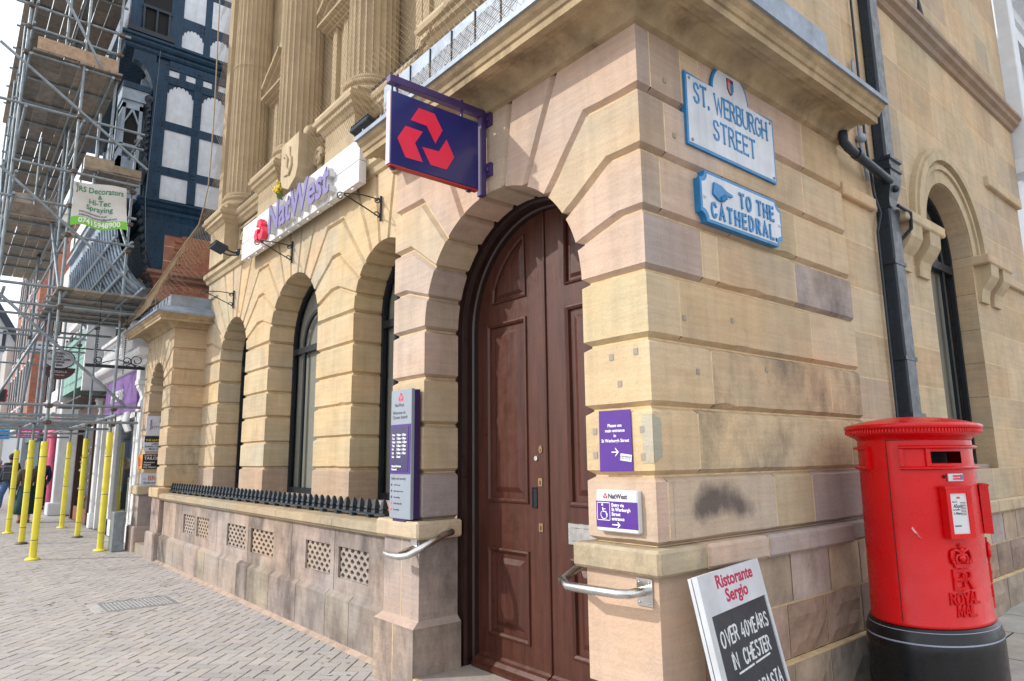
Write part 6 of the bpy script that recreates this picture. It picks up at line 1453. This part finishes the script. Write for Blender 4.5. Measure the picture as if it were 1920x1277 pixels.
# white building with pilaster
wb = bld('white_building', (-25.5,3.1,0), 'white painted shop building with broad grey pilaster at street level')
P(wb,'wall',[((-27.4,3.15,0),(-23.4,6,9.0))],m_any,[(.50,.50,.48,0)])
P(wb,'pilaster',[((-24.6,2.62,.34),(-24.15,3.1,3.4)),((-24.72,2.50,0),(-24.05,3.1,.36))],m_any,[(.58,.59,.61,0)],.02)
P(wb,'shop_front',[((-27.3,2.95,.3),(-24.8,3.1,2.8))],m_any,[(.05,.06,.10,0)])
P(wb,'cornice',[((-27.5,2.55,3.4),(-23.5,3.15,3.75)),((-27.5,2.75,8.8),(-23.4,3.2,9.2)),((-27.4,2.95,5.9),(-23.4,3.2,6.05))],m_any,[WH])
for k in range(3):
    for z in (4.2,6.5): 
        w = P(wb,'window',[((-27.1+1.25*k,3.06,z),(-26.2+1.25*k,3.14,z+1.6))],m_any,[WH]); P(w,'pane',[((-27.0+1.25*k,3.05,z+.1),(-26.3+1.25*k,3.062,z+1.5))],m_dark)
tag(P(None,'painted_board',[((-24.02,1.6,4.75),(-23.98,2.2,5.04))],m_any,[(.55,.60,.66,0)]),'pale blue hanging board above the clinic sign, farther down the street','sign')
# pink shop
pk = bld('pink_shop', (-29.7,3.2,0), 'bright pink sweet shop front with round columns')
P(pk,'wall',[((-32.4,3.35,0),(-27.4,6,10))],m_any,[(.40,.40,.41,0)])
P(pk,'fascia',[((-32.4,2.95,2.62),(-27.4,3.35,3.1))],m_any,[(.80,.16,.28,0)])
for x in (-31.0,-30.2,-27.7):
    mb = MB(); mb.lathe([(.2,0),(.2,.2),(.13,.3),(.12,2.3),(.2,2.5),(.2,2.62)],(x,3.12,0),14,0,(.80,.16,.28,0)); build('column', mb, m_any, pk)
P(pk,'shop_front',[((-30.8,3.25,.2),(-27.6,3.34,2.6))],m_any,[(.10,.05,.07,0)])
for k in range(3): P(pk,'upper_window',[((-31.8+1.5*k,3.3,4.5),(-31.0+1.5*k,3.34,6.2)),((-31.8+1.5*k,3.3,7.2),(-31.0+1.5*k,3.34,8.8))],m_dark)
cw = empty('candy_sign', (-28,2.15,2.39), 'hot pink projecting sweet shop sign with white capitals', 'sign')
P(cw,'panel',[((-28.04,1.84,2.38),(-28.0,2.46,2.79))],m_any,[(.80,.01,.25,0)])
mb = MB(); font_text(mb,'CANDY',FXp(-27.998),2.15,2.62,.17,-.003,0,align='CENTER',t=WH,bold=.008); font_text(mb,'WORLD',FXp(-27.998),2.15,2.45,.17,-.003,0,align='CENTER',t=WH,bold=.008); build('lettering', mb, m_any, cw)
cf = empty('cafe_sign', (-31,1.68,2.38), 'sky blue projecting coffee shop sign with dark lettering', 'sign')
P(cf,'panel',[((-31.04,1.42,2.38),(-31,1.84,2.72))],m_any,[(.02,.30,.72,0)])
mb = MB(); font_text(mb,'CAFFÈ',FXp(-30.998),1.63,2.58,.10,-.003,0,align='CENTER',t=(.01,.02,.08,0),bold=.004); font_text(mb,'NERO',FXp(-30.998),1.63,2.44,.13,-.003,0,align='CENTER',t=(.01,.02,.08,0),bold=.004); build('lettering', mb, m_any, cf)
rp = empty('pub_sign', (-22,1.07,3.05), 'small black and red round pub sign at the edge of the scaffolding', 'sign')
mb = MB(); mb.prism([(1.0,3.08),(1.13,3.08),(1.16,3.12),(1.15,3.2),(1.18,3.25),(1.15,3.3),(1.16,3.38),(1.12,3.42),(1.0,3.42)],FXp(-22),-.01,.02,0,(.30,.02,.05,0)); mb.prism([(1.0,3.11),(1.11,3.11),(1.12,3.38),(1.0,3.38)],FXp(-22),-.014,.0,0,(.02,.03,.03,0)); build('board', mb, m_any, rp)
ts = bld('teal_shop', (-34.5,3.2,0), 'dark teal shop building between the pink shop and the red brick block')
P(ts,'wall',[((-37.4,3.3,0),(-32.4,7,9.5))],m_any,[(.50,.50,.50,0)])
P(ts,'shop_front',[((-37.4,2.9,0),(-32.4,3.3,2.9))],m_any,[(.03,.07,.09,0)]); P(ts,'fascia',[((-37.4,2.8,2.4),(-32.4,2.9,2.95))],m_any,[(.08,.13,.16,0)])
P(ts,'lit_window',[((-35.5,2.86,1.0),(-34.6,2.895,2.3))],m_any,[(.45,.25,.10,0)])
for k in range(3): P(ts,'window',[((-36.9+1.5*k,3.25,4.2),(-36.1+1.5*k,3.295,5.9)),((-36.9+1.5*k,3.25,6.8),(-36.1+1.5*k,3.295,8.4))],m_dark)
bk = bld('brick_building', (-43,3.2,0), 'tall red brick building with white cornice and window surrounds far down the street')
mb = MB(); mb.box((-50,2.75,3.0),(-37.4,8,13.4),0,(.36,.15,.10,.2)); build('wall', mb, m_brick, bk)
P(bk,'ground_floor',[((-50,2.7,0),(-37.4,8,3.0))],m_any,[(.30,.33,.36,0)])
P(bk,'cornice',[((-50.2,1.95,13.2),(-37.2,8,13.5)),((-50.2,2.2,12.85),(-37.3,8,13.2)),((-50,2.6,3.0),(-37.4,2.8,3.4))],m_any,[(.60,.57,.52,0)])
for k in range(7):
    x = -49+1.7*k
    if k%2 == 0: P(bk,'white_pilaster',[((x-.25,2.68,3.4),(x+.05,2.76,12.85))],m_any,[WH])
    for z in (4.2,7.0,9.9):
        w = P(bk,'window',[((x+.3,2.66,z),(x+1.2,2.76,z+2.0))],m_any,[WH]); P(w,'pane',[((x+.4,2.64,z+.1),(x+1.1,2.662,z+1.9))],m_dark)
fg = bld('gabled_building', (-62,1,0), 'distant black and white gabled house closing the end of the street')
P(fg,'wall',[((-66,-8,0),(-60,3.6,9.6))],m_any,[(.60,.64,.68,0)])
mb = MB(); 
for c in (1.2,-3.6): mb.prism([(c-2.4,9.6),(c+2.4,9.6),(c,13.6)],FXp(-60),-.0,6,0,(.60,.64,.68,0))
build('gable', mb, m_any, fg)
mb = MB(); 
for c in (1.2,-3.6):
    for s in (-1,1): mb.obox((-59.7,c+s*1.3,11.75),(1,0,0),(0,.52*s,-.86),(0,.86,.52*s),(.35,2.5,.2),0,(.02,.03,.045,0))
build('roof', mb, m_any, fg)
mb = MB()
for k in range(14): mb.box((-60,-8+k*.85,3.2),(-59.92,-7.82+k*.85,9.6),0,(.02,.03,.045,0))
for z in (3.2,5.2,6.4,8.2,9.4): mb.box((-60,-8,z),(-59.9,3.6,z+.3),0,(.02,.03,.045,0))
for c in (1.2,-3.6):
    for k in range(-2,3): mb.box((-60,c+k*.7-.1,9.6),(-59.93,c+k*.7+.1,13.2-abs(k)*1.15),0,(.02,.03,.045,0))
build('timber_frame', mb, m_any, fg)
P(fg,'shop_front',[((-60,-8,0),(-59.8,3.6,3.2))],m_any,[(.12,.16,.28,0)])
ps = bld('pale_shop', (-54.5,2.6,0), 'pale cream shop front beyond the red brick building')
P(ps,'wall',[((-59.8,2.4,0),(-50.2,7,8.5))],m_any,[(.55,.53,.50,0)]); P(ps,'shop_front',[((-59,2.3,.3),(-51,2.4,2.6))],m_any,[(.15,.16,.18,0)]); P(ps,'fascia',[((-59.6,2.25,2.6),(-50.4,2.4,3.2))],m_any,[(.06,.12,.4,0)])
# white painted house up the side street
wh = bld('white_house', (-2.4,12.5,0), 'white painted house with tall window beyond the stone building up the side street')
P(wh,'wall',[((-8,9.95,0),(-2.15,22,16))],m_any,[(.66,.69,.72,0)])
P(wh,'pilaster',[((-2.2,9.92,5.1),(-1.93,10.16,9.5)),((-2.2,9.90,4.9),(-1.90,10.2,5.1))],m_any,[(.64,.68,.72,0)],.01)
w = P(wh,'window',[((-2.16,10.34,5.0),(-2.02,10.5,8.5)),((-2.16,12.2,5.0),(-2.02,12.36,8.5)),((-2.16,10.5,7.0),(-2.02,12.2,7.2))],m_any,[(.66,.69,.72,0)]); P(w,'pane',[((-2.15,10.5,5.0),(-2.13,12.2,7.0))],m_any,[(.30,.36,.40,0)])
mb = MB(); sweep(mb,[(0,7.2),(.06,7.25),(.08,7.35),(.2,7.42),(.2,7.5),(0,7.55)],[((-2.05,10.3),(1,0)),((-2.05,13),(1,0))],0,(.62,.66,.70,0)); build('cornice', mb, m_any, wh)
mb = MB(); mb.tube([(-2.06,6.95,6.8),(-2.05,6.98,5.95),(-2.05,6.98,5.8)],.012,6); mb.tube([(-2.05,6.98,5.9),(-2.05,6.98,5.62)],[.014,.045],8)
tag(build('hanging_cable', mb, m_black), 'black cable ending in a flared plug on the upper side wall', 'cable')
# ================================================================ people
def person(loc, face, label, H=1.7, stride=0.0, top=(.1,.1,.15), legs=(.08,.14,.28), hair=(.05,.03,.02), shoe=(.5,.5,.5), skirt=False, arm=0.1, longhair=False, bulk=1.0):
    p = empty('person', loc, label, 'person'); p.rotation_euler = (0,0,face); s = H/1.75
    fw_ = stride
    V = {'pel':(0,0,.93),'wai':(0,0,1.10),'che':(.01,0,1.32),'nec':(0,0,1.47),'hd0':(.015,0,1.56),'hd1':(.02,0,1.67),
         'sL':(0,.17,1.41),'eL':(-.03-arm*.4,.24,1.14),'wL':(.06+arm*.6,.25,.90),'fL':(.10+arm*.7,.245,.80),'sR':(0,-.17,1.41),'eR':(-.03,-.24,1.14),'wR':(.06+arm,-.22,.92),'fR':(.10+arm,-.215,.82),
         'hL':(0,.09,.90),'kL':(.06+fw_*.55,.10,.50),'aL':(fw_*.85-.02,.10,.09),'tL':(fw_*.85+.13,.11,.035),'hR':(0,-.09,.90),'kR':(.05-fw_*.25,-.10,.50),'aR':(-fw_*.95-.02,-.10,.09+fw_*.10),'tR':(-fw_*.95+.12,-.11,.035+fw_*.02)}
    r = {'pel':.135,'wai':.125,'che':.14,'nec':.055,'hd0':.078,'hd1':.088,'sL':.065,'eL':.045,'wL':.034,'fL':.032,'sR':.065,'eR':.045,'wR':.034,'fR':.032,'hL':.085,'kL':.06,'aL':.042,'tL':.036,'hR':.085,'kR':.06,'aR':.042,'tR':.036}
    E = [('pel','wai'),('wai','che'),('che','nec'),('nec','hd0'),('hd0','hd1'),('che','sL'),('sL','eL'),('eL','wL'),('wL','fL'),('che','sR'),('sR','eR'),('eR','wR'),('wR','fR'),('pel','hL'),('hL','kL'),('kL','aL'),('aL','tL'),('pel','hR'),('hR','kR'),('kR','aR'),('aR','tR')]
    def skin(name, keys, k, m_, extra=None, par=p):
        ks = [q for q in V if q in keys]; me = bpy.data.meshes.new(name)
        me.from_pydata([Vector(V[q])*s for q in ks],[(ks.index(a),ks.index(b)) for a,b in E if a in ks and b in ks],[]); me.materials.append(m_)
        ob = bpy.data.objects.new(name, me); COL.objects.link(ob); ob.parent = par
        md = ob.modifiers.new('Skin','SKIN'); md.use_smooth_shade = True; sd = ob.modifiers.new('Sub','SUBSURF'); sd.levels = 1; sd.render_levels = 2
        for i,q in enumerate(ks):
            d = me.skin_vertices[0].data[i]; rr = (r[q]*k+(.012 if k>1 else 0))*s*(1 if q[0] in 'hn' else bulk); d.radius = (rr,rr*(.8 if q in ('pel','wai','che') else 1)); d.use_root = (i==0)
        return ob
    def cm(c): return mat('cloth_%d'%len(bpy.data.materials), c, .9, noise=.25, nscale=14)
    skin('body', set(V), 1.0, m_skin)
    skin('jacket', {'pel','wai','che','sL','eL','wL','sR','eR','wR'}, 1.16, cm(top))
    if skirt:
        mb = MB(); mb.lathe([(.17*s,1.02*s),(.20*s,.85*s),(.235*s,.5*s),(.25*s,.24*s),(.24*s,.24*s)],(0,0,0),20,0,(*legs,0),sx=.85,rf=lambda q: 1+.05*math.sin(q*9),caps=False)
        o_ = build('skirt', mb, m_any2); o_.location = (0,0,.24*s); o_.parent = p
        o_.location = (0,0,.24*s)
    else: skin('trousers', {'pel','hL','kL','aL','hR','kR','aR'}, 1.14, cm(legs))
    mb = MB(); mb.sphere((-.012*s,0,1.665*s),.112*s,12,0,(*hair,0),(1,.9,1.05)); 
    if longhair: mb.sphere((-.05*s,0,1.54*s),.105*s,10,0,(*hair,0),(.7,1,1.5))
    zb = min(v.z for v in mb.v); cxy = ((min(v.x for v in mb.v)+max(v.x for v in mb.v))/2,(min(v.y for v in mb.v)+max(v.y for v in mb.v))/2)
    o_ = build('hair', mb, m_any2); o_.parent = p; o_.location = (cxy[0],cxy[1],zb)
    for sd_ in ('L','R'):
        a = Vector(V['a'+sd_])*s; t = Vector(V['t'+sd_])*s
        mb = MB(); mb.sphere(((a.x+t.x)/2,(a.y+t.y)/2,t.z+.01),.075*s,10,0,(*shoe,0),(1.7,.75,.65)); zb = min(v.z for v in mb.v)
        o_ = build('shoe', mb, m_any2); o_.parent = p; o_.location = ((a.x+t.x)/2,(a.y+t.y)/2,zb)
    return p
w1 = person((-21.87,1.78,.0), math.pi, 'woman in brown cardigan and long dark green skirt seen from behind', 1.60, 0, (.115,.085,.06), (.012,.05,.055), (.45,.32,.16), (.25,.10,.09), True, .15, True, 1.15)
mb = MB(); mb.box((-21.98,1.50,.62),(-21.86,1.55,.86),0,(.65,.02,.02,0),.015); mb.tube([(-21.92,1.525,.86),(-21.92,1.53,.95),(-21.92,1.53,.86)],.01,6,0,(.5,.02,.02,0)); tag(build('handbag', mb, m_any), 'small red bag held by the woman in the brown cardigan', 'bag')
w2 = person((-27.2,1.76,.0), math.pi+.5, 'man in dark padded jacket and blue jeans walking away', 1.80, .30, (.022,.028,.05), (.075,.15,.30), (.04,.03,.025), (.55,.55,.58), False, .05, False, 1.2)
w3 = person((-27.6,2.62,.0), math.pi, 'man in navy top standing by the pink shop columns', 1.68, .05, (.02,.03,.07), (.02,.022,.03), (.05,.025,.015), (.03,.03,.03), False, .1, False, 1.15)
w4 = person((-28.6,1.50,.0), math.pi, 'person in dark patterned top and pale trousers at the left edge', 1.62, .2, (.03,.035,.045), (.45,.43,.45), (.35,.33,.31), (.4,.38,.36), False, .1, False, 1.1)
w5 = person((-32.0,1.62,.0), .2, 'distant person with reddish face walking towards us', 1.72, .2, (.03,.03,.04), (.05,.05,.06), (.25,.10,.05), (.05,.05,.05))
bp_ = MB(); bp_.obox((-26.98,1.70,1.20),(.88,-.48,0),(.48,.88,0),(0,0,1),(.09,.17,.25),0,(.018,.02,.026,0),.05); bp_.obox((-26.90,1.66,1.12),(.88,-.48,0),(.48,.88,0),(0,0,1),(.04,.13,.13),0,(.022,.024,.03,0),.03)
tag(build('backpack', bp_, m_any), 'black backpack worn by the walking man in jeans', 'backpack')
